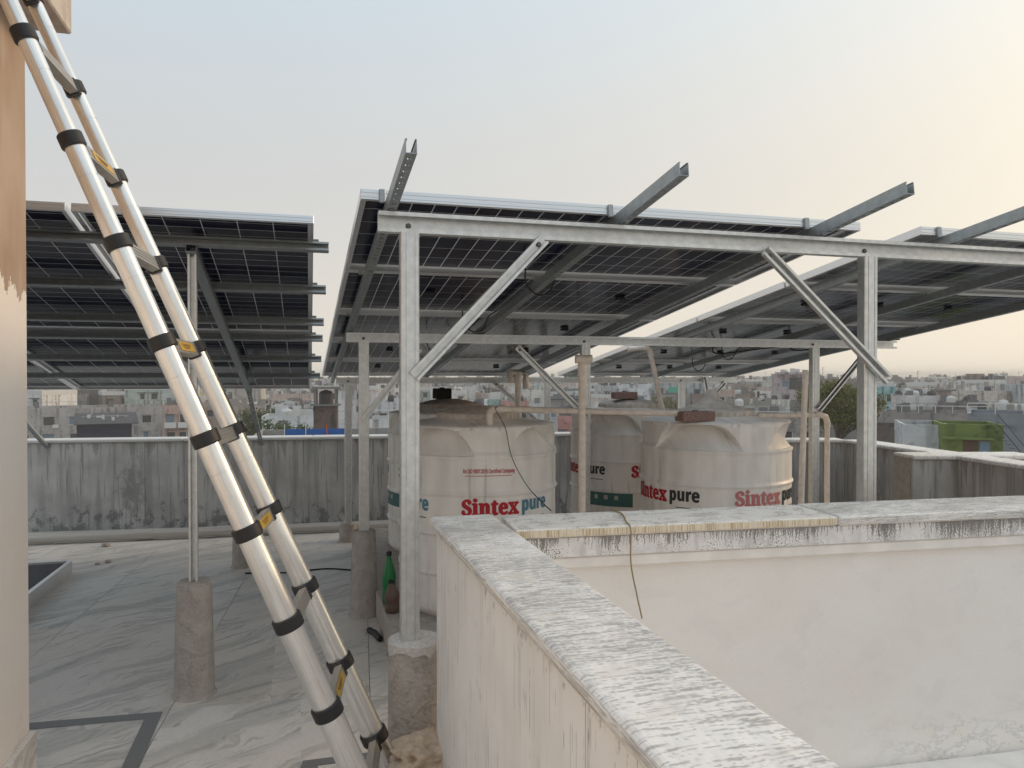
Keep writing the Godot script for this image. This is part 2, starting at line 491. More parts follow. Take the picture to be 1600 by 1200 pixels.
	M.ground = tri_mat(paint(256, 256, func(x, y):
		return mix(lin(0.16, 0.14, 0.12), lin(0.24, 0.22, 0.19), 0.5 + n2.get_noise_2d(x, y))), Vector3(0.02, 0.02, 0.02), 0.95)

# ---------------------------------------------------------------- camera, sky, sun
func sky_color(az: float, el: float) -> Color:
	# hazy evening air: grey-blue above, dusty pink low down, a broad warm glow round the veiled sun
	var e: float = max(el, 0.0)
	var low := Color(0.66, 0.615, 0.555)
	var mid := Color(0.53, 0.545, 0.555)
	var top := Color(0.465, 0.57, 0.66)
	var zen_fill := Color(0.66, 0.78, 0.89)  # zenith raised above the lower sky to add fill on walls and floor
	var c := low.lerp(mid, smoothstep(0.0, 15.0, e))
	c = c.lerp(top, smoothstep(12.0, 32.0, e))
	c = c.lerp(zen_fill, smoothstep(30.0, 80.0, e))
	var sa := deg_to_rad(SUN_AZ)
	var se := deg_to_rad(SUN_EL)
	var d := Vector3(sin(az) * cos(deg_to_rad(el)), sin(deg_to_rad(el)), -cos(az) * cos(deg_to_rad(el)))
	var s := Vector3(sin(sa) * cos(se), sin(se), -cos(sa) * cos(se))
	var ang := rad_to_deg(acos(clampf(d.dot(s), -1.0, 1.0)))
	var g := 1.22 * exp(-ang / 25.0) * (0.78 + 0.22 * smoothstep(0.0, 14.0, e))
	return Color(c.r + g * 0.92, c.g + g * 0.68, c.b + g * (0.27 + 0.08 * smoothstep(0.0, 30.0, e)))

const SUN_AZ := 82.0
const SUN_EL := 22.0

func make_camera_and_light() -> void:
	var cam := Camera3D.new()
	cam.name = "camera"
	cam.position = Vector3(0, 1.56, 0)
	cam.rotation_degrees = Vector3(-0.578, -15.82, 0)
	cam.fov = 54.3
	cam.near = 0.05
	cam.far = 3000.0
	add_child(cam)
	cam.current = true
	var w := 512
	var h := 256
	var im := Image.create(w, h, false, Image.FORMAT_RGBF)
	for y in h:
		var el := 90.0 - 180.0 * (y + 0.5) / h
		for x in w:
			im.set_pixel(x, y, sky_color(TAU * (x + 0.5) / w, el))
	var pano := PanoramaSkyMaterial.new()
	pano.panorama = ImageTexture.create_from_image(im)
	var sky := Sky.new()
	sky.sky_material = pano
	var env := Environment.new()
	env.background_mode = Environment.BG_SKY
	env.sky = sky
	env.tonemap_mode = Environment.TONE_MAPPER_LINEAR
	env.tonemap_exposure = 1.16
	env.sdfgi_enabled = true
	env.ssao_enabled = true
	env.ssil_enabled = true
	env.fog_enabled = true
	env.fog_density = 0.0009
	env.fog_light_color = Color(0.97, 0.95, 0.92)
	var we := WorldEnvironment.new()
	we.name = "environment"
	we.environment = env
	add_child(we)
	var sun := DirectionalLight3D.new()
	sun.name = "sun"
	sun.light_energy = 0.3
	sun.light_color = Color(1.0, 0.84, 0.66)
	sun.light_angular_distance = 15.0
	sun.shadow_enabled = true
	add_child(sun)
	var sa := deg_to_rad(SUN_AZ)
	var se := deg_to_rad(SUN_EL)
	var s := Vector3(sin(sa) * cos(se), sin(se), -cos(sa) * cos(se))
	sun.look_at_from_position(s * 50.0, Vector3.ZERO, Vector3.UP)

# ---------------------------------------------------------------- terrace
func make_terrace() -> void:
	var b := MB.new()
	b.bx(Vector3(-0.1, -0.17, -3.6), Vector3(12.6, 0.3, 11.2))
	var fl := structure("terrace_floor", b, M.joint, "grey-white marble slab floor of the roof terrace")
	# marble slabs, laid with the floor's own slight turn; joints of 2 mm
	var turn := Transform3D(Basis(Vector3.UP, deg_to_rad(-4.4)), Vector3(-0.70, 0, -3.79))
	var sw := 0.92
	var sd := 1.34
	for i in range(-5, 8):
		for j in range(-5, 4):
			var off := 0.45 if posmod(i, 2) == 1 else 0.0
			var c := turn * Vector3((i + 0.5) * sw + 0.11, -0.01, (j + 0.5) * sd + off - 0.02)
			if c.z < -9.4 or c.z > 2.2 or c.x < -6.2 or c.x > 6.1:
				continue
			if Vector2(c.x - 0.5, c.z + 0.5).length() < 0.01: continue
			var k := posmod(i * 7 + j * 5 + i * j, 4)
			part("marble_slab", box_mesh(Vector3(sw - 0.003, 0.02, sd - 0.003), 0.0008), M["floor%d" % k], fl, Transform3D(turn.basis, c))
	# inlaid dark strips, 4 mm above the slabs
	for q in [[Vector2(-2.2, -3.885), Vector2(-0.618, -3.774), Vector2(-0.684, -3.718), Vector2(-2.2, -3.805)], [Vector2(-0.618, -3.774), Vector2(-0.628, -1.2), Vector2(-0.702, -1.2), Vector2(-0.684, -3.718)], [Vector2(0.007, -3.134), Vector2(0.43, -3.128), Vector2(0.43, -3.078), Vector2(-0.001, -3.085)], [Vector2(-0.001, -3.083), Vector2(0.065, -3.082), Vector2(0.06, -1.2), Vector2(-0.006, -1.2)]]:
		var s1 := MB.new()
		var P: Array[Vector3] = []
		for p: Vector2 in q: P.append(Vector3(p.x, 0.004, p.y))
		var dn := Vector3(0, -0.006, 0)
		s1.quad(P[3], P[2], P[1], P[0])
		for i in 4:
			var k := (i + 1) % 4
			s1.quad(P[i] + dn, P[i], P[k], P[k] + dn)
		built("granite_strip", s1, M.granite, fl)
	# raised plinth under the water tanks
	var p := MB.new()
	p.bx(Vector3(1.93, 0.085, -5.42), Vector3(2.92, 0.17, 3.02), 0.012)
	tag(built("tank_plinth", p, M.cement, self), "low grey cement plinth the four water tanks stand on", "plinth")

func wall_quad(called: String, a: Vector3, b: Vector3, h: float, m: Material, parent: Node3D, y0 := 0.0) -> void:
	# upright face from a to b, seen with a on the left
	var q := MB.new()
	var u := Vector3.UP
	q.quad(a + u * y0, b + u * y0, b + u * (y0 + h), a + u * (y0 + h))
	built(called, q, m, parent, parent.transform.affine_inverse())

func bullnose(r: float, h: float) -> PackedVector2Array:
	# slab section of width r * 2 and height h with both long edges rounded
	var p := PackedVector2Array()
	for k in 9:
		var a := -PI / 2 + PI * k / 8.0
		p.append(Vector2(r - h / 2 + cos(a) * h / 2, h / 2 + sin(a) * h / 2))
	for k in 9:
		var a := PI / 2 + PI * k / 8.0
		p.append(Vector2(-r + h / 2 + cos(a) * h / 2, h / 2 + sin(a) * h / 2))
	return p

func make_near_walls() -> void:
	# left arm: along z, from beside the viewer to the corner; face towards -x
	var w := thing("parapet_wall", "waist-high whitewashed wall with grey-veined marble coping in the foreground", "wall", Vector3(0.53, 0, -0.6))
	var inv := w.transform.affine_inverse()
	var core := MB.new()
	core.bx(Vector3(0.5325, 0.525, -0.66), Vector3(0.18, 1.05, 3.62))
	built("wall_core", core, M.inner_moulding, w, inv)
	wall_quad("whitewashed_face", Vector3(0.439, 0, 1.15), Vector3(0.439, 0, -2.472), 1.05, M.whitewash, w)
	# the picture runs from the viewer to the far end, so mirror it: far end at u = 1
	var endq := MB.new()
	endq.quad(Vector3(0.6225, 0, -2.474), Vector3(0.439, 0, -2.474), Vector3(0.439, 1.05, -2.474), Vector3(0.6225, 1.05, -2.474), Vector2(0.9, 0), Vector2(1, 1))
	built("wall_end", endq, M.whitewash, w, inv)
	var c := MB.new()
	c.extrude(bullnose(0.112, 0.034), 0.0, 3.66, Transform3D(Basis(), Vector3(0.532, 1.05, -2.508)))
	built("coping_slab", c, M.coping, w, inv)
	# rear arm: along x, turned 4.4 degrees
	var turn := deg_to_rad(-4.4)
	var r := thing("parapet_wall", "inner parapet wall with mould-dripped band, cream paint and worn marble coping", "wall", Vector3(0.637, 0, -2.24), turn)
	# local x along the wall, local z towards the viewer
	var L := 3.6
	var rc := MB.new()
	rc.bx(Vector3(L / 2, 0.524, -0.15), Vector3(L, 1.048, 0.22))
	built("wall_core", rc, M.inner_moulding, r)
	var f := MB.new()
	f.quad(Vector3(0.0, 0.16, -0.036), Vector3(L, 0.16, -0.036), Vector3(L, 0.95, -0.036), Vector3(0.0, 0.95, -0.036))
	built("painted_face", f, M.inner_wall, r)
	var mo := MB.new()
	mo.bx(Vector3(L / 2, 0.965, -0.03), Vector3(L, 0.04, 0.03), 0.006)
	built("moulding", mo, M.inner_moulding, r)
	var bd := MB.new()
	bd.bx(Vector3(L / 2, 1.016, -0.027), Vector3(L, 0.062, 0.03), 0.003)
	built("band_core", bd, M.inner_moulding, r)
	var bf := MB.new()
	bf.quad(Vector3(0.02, 0.986, -0.0105), Vector3(L, 0.986, -0.0105), Vector3(L, 1.0465, -0.0105), Vector3(0.02, 1.0465, -0.0105))
	built("mould_band", bf, M.drip_band, r)
	# two coping slabs; the first has a yellowed cut edge
	var s1 := MB.new()
	s1.bx(Vector3(0.572, 1.065, -0.128), Vector3(1.122, 0.030, 0.252), 0.003)
	built("coping_slab", s1, M.coping_worn, r)
	var ed := MB.new()
	ed.bx(Vector3(0.572, 1.065, -0.001), Vector3(1.120, 0.022, 0.006), 0.001)
	built("slab_edge", ed, M.coping_edge, r)
	var s2 := MB.new()
	s2.bx(Vector3(1.136 + 1.23, 1.066, -0.126), Vector3(2.46, 0.034, 0.262), 0.006)
	built("coping_slab", s2, M.coping, r)
	# floor of the sunken court inside the walls, with a rounded step along the wall
	var st := MB.new()
	st.bx(Vector3(L / 2 + 0.01, 0.10, 0.06), Vector3(L - 0.02, 0.19, 0.19), 0.02)
	built("foot_kerb", st, M.inner_moulding, r)
	var fl := MB.new()
	fl.bx(Vector3(2.7, 0.05, -0.45), Vector3(4.1, 0.1, 3.1))
	structure("court_floor", fl, M.cement, "plain cement floor inside the low inner walls")

func parapet_run(a: Vector3, b: Vector3, w: Node3D, u0: float, u1: float, deep := 0.2) -> void:
	# inner face from a (left) to b (right), thickness away from the viewer, slab on top
	var inv := w.transform.affine_inverse()
	var d := (b - a).normalized()
	var back := Vector3(d.z, 0, -d.x)
	var L := a.distance_to(b)
	var x := Transform3D(Basis(d, Vector3.UP, -back), a)
	var core := MB.new()
	core.box(x * Transform3D(Basis(), Vector3(L / 2, 0.445, -deep / 2 - 0.006)), Vector3(L, 0.89, deep - 0.008))
	built("wall_core", core, M.cement, w, inv)
	var q := MB.new()
	q.quad(a, b, b + Vector3.UP * 0.885, a + Vector3.UP * 0.885, Vector2(u0, 0), Vector2(u1, 1))
	built("cement_face", q, M.parapet, w, inv)
	var n := int(ceil(L / 1.5))
	for i in n:
		var s := MB.new()
		s.box(x * Transform3D(Basis(), Vector3(L * (i + 0.5) / n, 0.907, -deep / 2)), Vector3(L / n - 0.004, 0.032, deep + 0.05), 0.008)
		built("coping_slab", s, M.coping_worn if a.x > 3.0 else M.mortar, w, inv)

func make_rear_parapet() -> void:
	var w := thing("rear_parapet", "long rain-streaked grey cement parapet at the back of the terrace", "wall", Vector3(-1.0, 0, -8.3))
	parapet_run(Vector3(-5.0, 0, -8.79), Vector3(3.95, 0, -7.78), w, 0.0, 1.0)
	var r := thing("side_parapet", "stained parapet with pale coping round the right rear corner", "wall", Vector3(5.1, 0, -6.4))
	parapet_run(Vector3(3.95, 0, -6.74), Vector3(5.30, 0, -6.36), r, 0.1, 0.32)
	parapet_run(Vector3(3.95, 0, -7.75), Vector3(3.95, 0, -6.75), r, 0.5, 0.7)
	parapet_run(Vector3(5.30, 0, -6.36), Vector3(5.02, 0, -4.2), r, 0.3, 0.62)
	parapet_run(Vector3(5.02, 0, -4.2), Vector3(4.80, 0, -2.4), r, 0.62, 0.95)
	var s := thing("cross_parapet", "short parapet crossing the side wall, pale coping with a pointed end", "wall", Vector3(5.2, 0, -5.0))
	parapet_run(Vector3(4.74, 0, -4.92), Vector3(5.75, 0, -4.66), s, 0.4, 0.56, 0.26)

func make_house() -> void:
	var h := thing("stair_house", "cream plastered house wall with bare brown render above and a slab overhang", "building", Vector3(-1.9, 0, -1.6))
	var inv := h.transform.affine_inverse()
	var X := -1.03
	var core := MB.new()
	core.bx(Vector3(X - 1.006, 1.75, -0.94), Vector3(2.0, 3.5, 4.80))
	built("wall_core", core, M.soffit, h, inv)
	var q := MB.new()
	q.quad(Vector3(X, 0, 1.46), Vector3(X, 0, -3.345), Vector3(X, 3.4, -3.345), Vector3(X, 3.4, 1.46))
	built("plastered_face", q, M.house_wall, h, inv)
	var e := MB.new()
	e.quad(Vector3(X, 0, -3.345), Vector3(X - 2.0, 0, -3.345), Vector3(X - 2.0, 3.4, -3.345), Vector3(X, 3.4, -3.345))
	built("plastered_face", e, M.house_wall, h, inv)
	for i in 4:
		var s := MB.new()
		s.bx(Vector3(X + 0.0125, 0.085, -3.352 + 0.6 + i * 1.2), Vector3(0.025, 0.155, 1.197), 0.003)
		built("skirting_tile", s, M.skirting, h, inv)
	var c := MB.new()
	c.bx(Vector3(X + 0.088, 2.965, -0.93), Vector3(0.176, 0.14, 4.74), 0.006)
	built("slab_overhang", c, M.soffit, h, inv)

# ---------------------------------------------------------------- solar arrays
func frame_mesh(sx: float, sz: float) -> ArrayMesh:
	var b := MB.new()
	var hh := 0.038
	var wl := 0.006
	for s: float in [-1.0, 1.0]:
		b.bx(Vector3(0, hh / 2, s * (sz - wl) / 2), Vector3(sx, hh, wl), 0.001)
		b.bx(Vector3(0, hh * 0.30, s * (sz / 2 + 0.0008)), Vector3(sx - 0.004, 0.006, 0.0022), 0.0005)
		b.bx(Vector3(0, hh * 0.72, s * (sz / 2 + 0.0008)), Vector3(sx - 0.004, 0.006, 0.0022), 0.0005)
		b.bx(Vector3(0, 0.0015, s * (sz / 2 - wl - 0.0055)), Vector3(sx - wl * 2, 0.003, 0.011))
		b.bx(Vector3(s * (sx - wl) / 2, hh / 2, 0), Vector3(wl, hh, sz - wl * 2), 0.001)
		b.bx(Vector3(s * (sx / 2 - wl - 0.0055), 0.0015, 0), Vector3(0.011, 0.003, sz - wl * 2 - 0.022))
	return b.mesh()

var panel_cache := {}
func make_panel(parent: Node3D, x: Transform3D, sx: float, sz: float, nx: int, nz: int, single: bool, boxes: bool) -> MeshInstance3D:
	# origin at the middle of the frame's underside; y is the panel's normal; z points to the near edge
	var key := "%s_%s" % [sx, nx]
	if not panel_cache.has(key):
		var bs := MB.new()
		bs.bx(Vector3(0, 0.033, 0), Vector3(sx - 0.02, 0.006, sz - 0.02))
		var cs := Vector2((sx - 0.05) / nx, (sz - 0.05) / nz)
		var all := MB.new()
		var gap := 0.0042
		for i in nx:
			for j in nz:
				all.bx(Vector3((i + 0.5 - nx * 0.5) * cs.x, 0.02975, (j + 0.5 - nz * 0.5) * cs.y), Vector3(cs.x - gap, 0.0004, cs.y - gap))
		panel_cache[key] = [frame_mesh(sx, sz), bs.mesh(), all.mesh(), box_mesh(Vector3(cs.x - gap, 0.0004, cs.y - gap)), cs]
	var pc = panel_cache[key]
	var p := part("solar_panel", pc[1], M.backsheet, parent, x)
	part("panel_frame", pc[0], M.frame, p)
	part("front_glass", shared_box(Vector3(sx - 0.024, 0.0016, sz - 0.024)), M.cell2, p, Transform3D(Basis(), Vector3(0, 0.0372, 0)))
	if single:
		var cs: Vector2 = pc[4]
		for i in nx:
			for j in nz:
				part("cell", pc[3], M.cell if (i + j * 3) % 5 else M.cell2, p, Transform3D(Basis(), Vector3((i + 0.5 - nx * 0.5) * cs.x, 0.02975, (j + 0.5 - nz * 0.5) * cs.y)))
	else:
		part("cell_grid", pc[2], M.cell, p).set_meta("kind", "stuff")
	if boxes:
		for k in 3:
			var u := (k - 1) * sx * 0.27
			part("junction_box", box_mesh(Vector3(0.055, 0.016, 0.03), 0.003), M.junction, p, Transform3D(Basis(), Vector3(u, 0.019, 0.03)))
	return p

func grooved(w: float, d: float) -> PackedVector2Array:
	# post of two nested channels: closed face to the viewer with two shallow seams
	var h := w * 0.5
	var g := 0.0025
	return PackedVector2Array([Vector2(-h, 0), Vector2(h, 0), Vector2(h, d - 0.003), Vector2(h - 0.003, d), Vector2(h * 0.52, d), Vector2(h * 0.50, d - g), Vector2(h * 0.42, d - g), Vector2(h * 0.40, d), Vector2(-h * 0.44, d), Vector2(-h * 0.46, d - g), Vector2(-h * 0.54, d - g), Vector2(-h * 0.56, d), Vector2(-h + 0.003, d), Vector2(-h, d - 0.003)])

func rafter_mesh(L: float, w: float, h: float) -> ArrayMesh:
	# upright U rail, lips turned in, round-ish holes through the web; runs along z from 0 to L
	var b := MB.new()
	var th := 0.0025
	for s: float in [-1.0, 1.0]:
		b.bx(Vector3(s * (w - th) / 2, h / 2, L / 2), Vector3(th, h, L))
		b.bx(Vector3(s * (w / 2 - th - 0.0015), h - th / 2, L / 2), Vector3(0.003, th, L))
	var hole := 0.014
	var side := (w - 2 * th - hole) / 2
	for s: float in [-1.0, 1.0]:
		b.bx(Vector3(s * (hole + side) / 2, th / 2, L / 2), Vector3(side, th, L))
	var step := 0.048
	var z := 0.0
	while z < L:
		var e: float = min(step - hole, L - z)
		b.bx(Vector3(0, th / 2, z + e / 2), Vector3(hole, th, e))
		z += step
	return b.mesh()

func bolt(parent: Node3D, at: Vector3, dir := Vector3(0, 0, 1)) -> void:
	var b := MB.new()
	b.lathe([Vector2(0, 0), Vector2(0.011, 0), Vector2(0.011, 0.002), Vector2(0.0075, 0.0021), Vector2(0.0075, 0.008), Vector2(0.0, 0.0082)], 6)
	var y := dir
	var x := Vector3.RIGHT if abs(dir.x) < 0.9 else Vector3.UP
	var zz := x.cross(y).normalized()
	built("bolt", b, M.bolt, parent, parent.transform.affine_inverse() * Transform3D(Basis(y.cross(zz), y, zz), at))

func bar(called: String, prof: PackedVector2Array, a: Vector3, b: Vector3, up: Vector3, m: Material, parent: Node3D) -> MeshInstance3D:
	var q := MB.new()
	q.extrude(prof, 0.0, a.distance_to(b))
	return built(called, q, m, parent, parent.transform.affine_inverse() * along(a, b, up))

func pedestal(parent: Node3D, at: Vector3, r0: float, r1: float, h: float, capped := false) -> void:
	var b := MB.new()
	b.lathe([Vector2(r0 * 1.12, 0), Vector2(r0 * 1.04, 0.012), Vector2(r0, 0.03), Vector2((r0 + r1) / 2 + 0.002, h * 0.5), Vector2(r1, h - 0.006), Vector2(r1 - 0.006, h), Vector2(0, h + 0.004)], 28, Transform3D(), false)
	var p := built("concrete_pedestal", b, M.cement, parent, parent.transform.affine_inverse() * Transform3D(Basis(), at))
	if capped:
		var c := MB.new()
		var n := noise(2.0, 3, 3)
		for s in 28:
			var a0 := TAU * s / 28.0
			var a1 := TAU * (s + 1) / 28.0
			var q0 := Vector3(sin(a0), 0, cos(a0)) * (r1 + 0.004)
			var q1 := Vector3(sin(a1), 0, cos(a1)) * (r1 + 0.004)
			var d0 := 0.03 + 0.03 * n.get_noise_2d(cos(a0) * 2.0, sin(a0) * 2.0)
			var d1 := 0.03 + 0.03 * n.get_noise_2d(cos(a1) * 2.0, sin(a1) * 2.0)
			var t := Vector3(0, h + 0.004, 0)
			c.quad(q0 + t - Vector3(0, d0, 0), q1 + t - Vector3(0, d1, 0), q1 + t, q0 + t)
			c.flat(q0 + t, q1 + t, Vector3(0, h + 0.014, 0))
		built("mortar_cap", c, M.mortar, p)

func wire(called: String, pts: Array, r: float, m: Material, parent: Node3D) -> MeshInstance3D:
	# smooth line through the points
	var cv := Curve3D.new()
	for i in pts.size():
		var a: Vector3 = pts[max(i - 1, 0)]
		var b: Vector3 = pts[min(i + 1, pts.size() - 1)]
		var tg := (b - a) / 6.0
		cv.add_point(pts[i], -tg, tg)
	cv.bake_interval = 0.02
	var bp := cv.get_baked_points()
	var arr := []
	for q in bp: arr.append(q)
	var t := MB.new()
	t.tube(arr, r, 6)
	var inv: Transform3D = parent.transform.affine_inverse() if parent != self else Transform3D()
	return built(called, t, m, parent, inv)

const TILT := 0.1274
const FRONT := Vector3(0.0, 2.189, -2.701)

func slope_y(z: float) -> float:
	return FRONT.y + (z - FRONT.z) * tan(TILT)

func make_main_array() -> void:
	var a := thing("solar_array", "large raised solar array on galvanised posts above the water tanks", "solar array", Vector3(2.4, 0, -4.9))
	var inv := a.transform.affine_inverse()
	var tb := Basis(Vector3.RIGHT, -TILT)  # near edge high
	tb = Basis(Vector3.RIGHT, TILT * -1.0)
	var slope := Vector3(0, -sin(TILT), -cos(TILT))
	var up := Vector3(0, cos(TILT), -sin(TILT))
	var pb := Basis(Vector3.RIGHT, up, Vector3.RIGHT.cross(up))
	for col in 2:
		var x0: float = [0.209, 2.650][col]
		for row in 5:
			var mid := Vector3(x0 + 1.06, FRONT.y, FRONT.z) + slope * (row * 0.985 + 0.485)
			make_panel(a, inv * Transform3D(pb, mid), 2.12, 0.969, 24, 6, col == 0 and row < 2, row > 0)
	# sloping perforated rails under the panels, sticking out towards the viewer
	var rm := rafter_mesh(5.62, 0.034, 0.045)
	for x: float in [0.312, 1.19, 2.08, 2.77, 3.66, 4.55]:
		var st := Vector3(x, FRONT.y, FRONT.z) - slope * 0.53 - up * 0.052
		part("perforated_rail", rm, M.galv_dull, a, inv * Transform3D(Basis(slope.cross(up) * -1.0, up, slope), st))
		for k in 6:
			var cl := Vector3(x - 0.028, FRONT.y, FRONT.z) + slope * (k * 0.985 - 0.006) + up * 0.012
			part("panel_clamp", box_mesh(Vector3(0.022, 0.05, 0.012), 0.002), M.galv_dull, a, inv * Transform3D(pb, cl))
	# beams across, lipped channels open to the viewer
	var zb := [-2.66, -4.96, -7.25]
	var ends := [[0.266, 5.0], [0.29, 4.61], [0.328, 4.62]]
	var bw := [0.072, 0.060, 0.058]
	for k in 3:
		var ty: float = slope_y(zb[k]) - 0.056
		bar("beam", channel(bw[k], 0.042, 0.014, 0.003), Vector3(ends[k][0], ty - bw[k] / 2, zb[k] - 0.021), Vector3(ends[k][1], ty - bw[k] / 2, zb[k] - 0.021), Vector3(0, 0, 1), M.galv, a)
	# posts
	var px := [[0.374, 2.326, 4.28], [0.401, 1.942, 3.846], [0.44, 2.42, 3.95]]
	var ph := [0.615, 0.555, 0.17]
	for k in 3:
		var ty: float = slope_y(zb[k]) - 0.056 - bw[k]
		for i in 3:
			var x: float = px[k][i]
			var foot: float = ph[k] - 0.02
			bar("post", grooved(0.066, 0.045), Vector3(x, foot, zb[k] - 0.02), Vector3(x, ty + 0.002, zb[k] - 0.02), Vector3(0, 0, 1), M.galv, a)
			pedestal(a, Vector3(x + (0.02 if k == 0 else 0.0), 0, zb[k] - 0.01), [0.098, 0.092, 0.085][k], [0.092, 0.074, 0.078][k], ph[k], k == 0)
			bolt(a, Vector3(x, ty + bw[k] * 0.42, zb[k] - 0.0175))
	# braces, bolted on the viewer's side of the posts
	var br := channel(0.042, 0.022, 0.010, 0.0025)
	for q in [[0.865, 2.065, 0.385, 1.560, 0], [1.80, 2.065, 2.40, 1.545, 0], [0.76, 1.745, 0.395, 1.28, 1], [1.43, 1.760, 1.95, 1.265, 1], [4.30, 1.755, 3.86, 1.30, 1], [1.86, 1.50, 2.40, 1.02, 2], [4.46, 1.50, 4.0, 1.05, 2], [4.20, 1.55, 4.31, 1.05, 2]]:
		var z: float = zb[q[4]] + (0.030 if q[4] == 0 else 0.028)
		bar("brace", br, Vector3(q[0], q[1], z), Vector3(q[2], q[3], z), Vector3(0, 0, 1), M.galv, a)
		bolt(a, Vector3(q[0] + (q[2] - q[0]) * 0.04, q[1] + (q[3] - q[1]) * 0.04, z + 0.004))
	# loops of black cable under the panels
	for q in [[1.16, -3.55], [1.06, -4.55], [0.98, -5.4], [0.95, -6.35], [3.5, -5.6], [3.62, -6.3]]:
		var y := slope_y(q[1]) + 0.01
		var c := Vector3(q[0], y, q[1])
		wire("cable", [c + Vector3(-0.10, 0, 0.05), c + Vector3(-0.09, -0.075, 0.03), c + Vector3(-0.02, -0.125, 0), c + Vector3(0.05, -0.10, -0.02), c + Vector3(0.07, -0.03, 0.02), c + Vector3(0.12, 0.005, 0.05)], 0.004, M.cable, a)
	for q in [[3.3, -5.5], [3.9, -5.3]]:
		var y := slope_y(q[1]) + 0.01
		wire("cable", [Vector3(q[0], y, q[1]), Vector3(q[0] + 0.02, y - 0.09, q[1]), Vector3(q[0] + 0.35, y - 0.05, q[1] + 0.2), Vector3(q[0] + 0.7, y - 0.01, q[1] + 0.4)], 0.006, M.cable, a)

func make_left_array() -> void:
	var a := thing("solar_array", "dark solar array with cross rails standing behind the ladder", "solar array", Vector3(-1.2, 0, -5.6))
	var inv := a.transform.affine_inverse()
	var t := atan(0.209)
	var dl := deg_to_rad(0.66)
	var u := Vector3(cos(dl), 0, sin(dl))
	var f := Vector3(sin(dl), 0, -cos(dl))
	var s := f * cos(t) + Vector3(0, -sin(t), 0)
	var up := u.cross(s)
	if up.y < 0: up = -up
	var pb := Basis(u, up, u.cross(up))
	var corner := Vector3(0.065, 2.286, -3.68)
	for c in 3:
		for r in 2:
			var mid := corner - u * (0.515 + c * 1.052) + s * (1.03 + r * 2.082)
			make_panel(a, inv * Transform3D(pb, mid), 1.03, 2.06, 6, 24, c < 2 and r == 0, false)
	# cross rails
	var pr := channel(0.045, 0.04, 0.01, 0.0025)
	for d: float in [0.264, 0.946, 1.644, 2.08, 2.75, 3.42]:
		var e := corner + s * d - up * 0.002
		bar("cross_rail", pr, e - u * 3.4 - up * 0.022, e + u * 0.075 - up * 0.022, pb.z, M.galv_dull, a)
		part("panel_clamp", box_mesh(Vector3(0.03, 0.03, 0.012), 0.002), M.bolt, a, inv * Transform3D(pb, e + u * 0.012 + up * 0.012))
	# sloping rafters under the cross rails
	for k in 2:
		var x := -0.505 - k * 2.05
		var b0 := corner + u * ((x - corner.x) / u.x) + s * 0.22 - up * 0.083
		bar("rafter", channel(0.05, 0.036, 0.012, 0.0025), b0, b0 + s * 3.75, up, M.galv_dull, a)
		var top := b0 + s * 0.07
		bar("post", channel(0.040, 0.032, 0.010, 0.0025), Vector3(top.x, 0.54, top.z), Vector3(top.x, top.y + 0.01, top.z), Vector3(0, 0, 1), M.galv, a)
		pedestal(a, Vector3(top.x, 0, top.z), 0.093, 0.080, 0.557)
		# rear support: perforated strut fixed to the parapet
		var far := b0 + s * 3.62
		var foot := Vector3(far.x + 0.075, 0.84, -8.49 + (far.x + 2.61) * 0.113)
		var rm := rafter_mesh(foot.distance_to(far), 0.04, 0.03)
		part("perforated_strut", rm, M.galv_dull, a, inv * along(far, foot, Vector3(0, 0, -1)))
		# short rear pedestal with a cut-off stub of post
		pedestal(a, Vector3(top.x + 0.04, 0, -6.5), 0.075, 0.068, 0.34)
		bar("post", channel(0.035, 0.03, 0.010, 0.0025), Vector3(top.x + 0.04, 0.32, -6.5), Vector3(top.x + 0.04, 0.60, -6.5), Vector3(0, 0, 1), M.galv_dull, a)

# ---------------------------------------------------------------- water tanks
const TR := 0.5
const TH := 1.10

func tank_radius(th: float, y: float) -> float:
	var r := TR - 0.012
	r -= 0.045 * pow(1.0 - clampf(y / 0.06, 0.0, 1.0), 2.0)
	for rib: float in [0.26, 0.49, 0.72]:
		r += 0.011 * exp(-pow((y - rib) / 0.011, 2.0))
	r += 0.012 * smoothstep(0.905, 0.925, y) * (1.0 - smoothstep(0.938, 0.965, y)) * 0.6
	if y > 0.935:
		# four scooped shoulders between upright lugs
		var q := fposmod(th + PI / 4, PI / 2) / (PI / 2) - 0.5
		var u := q / 0.37
		var v := (y - 0.935) / (TH - 0.935)
		var arch := 0.93 * (1.0 - pow(abs(u), 4.0))
		var inside := smoothstep(-0.05, 0.05, arch - v) if abs(u) < 1.0 else 0.0
		r -= 0.006 * smoothstep(0.0, 0.2, v)
		r = lerpf(r, TR - 0.018 - 0.165 * pow(v, 1.15), inside)
	return r

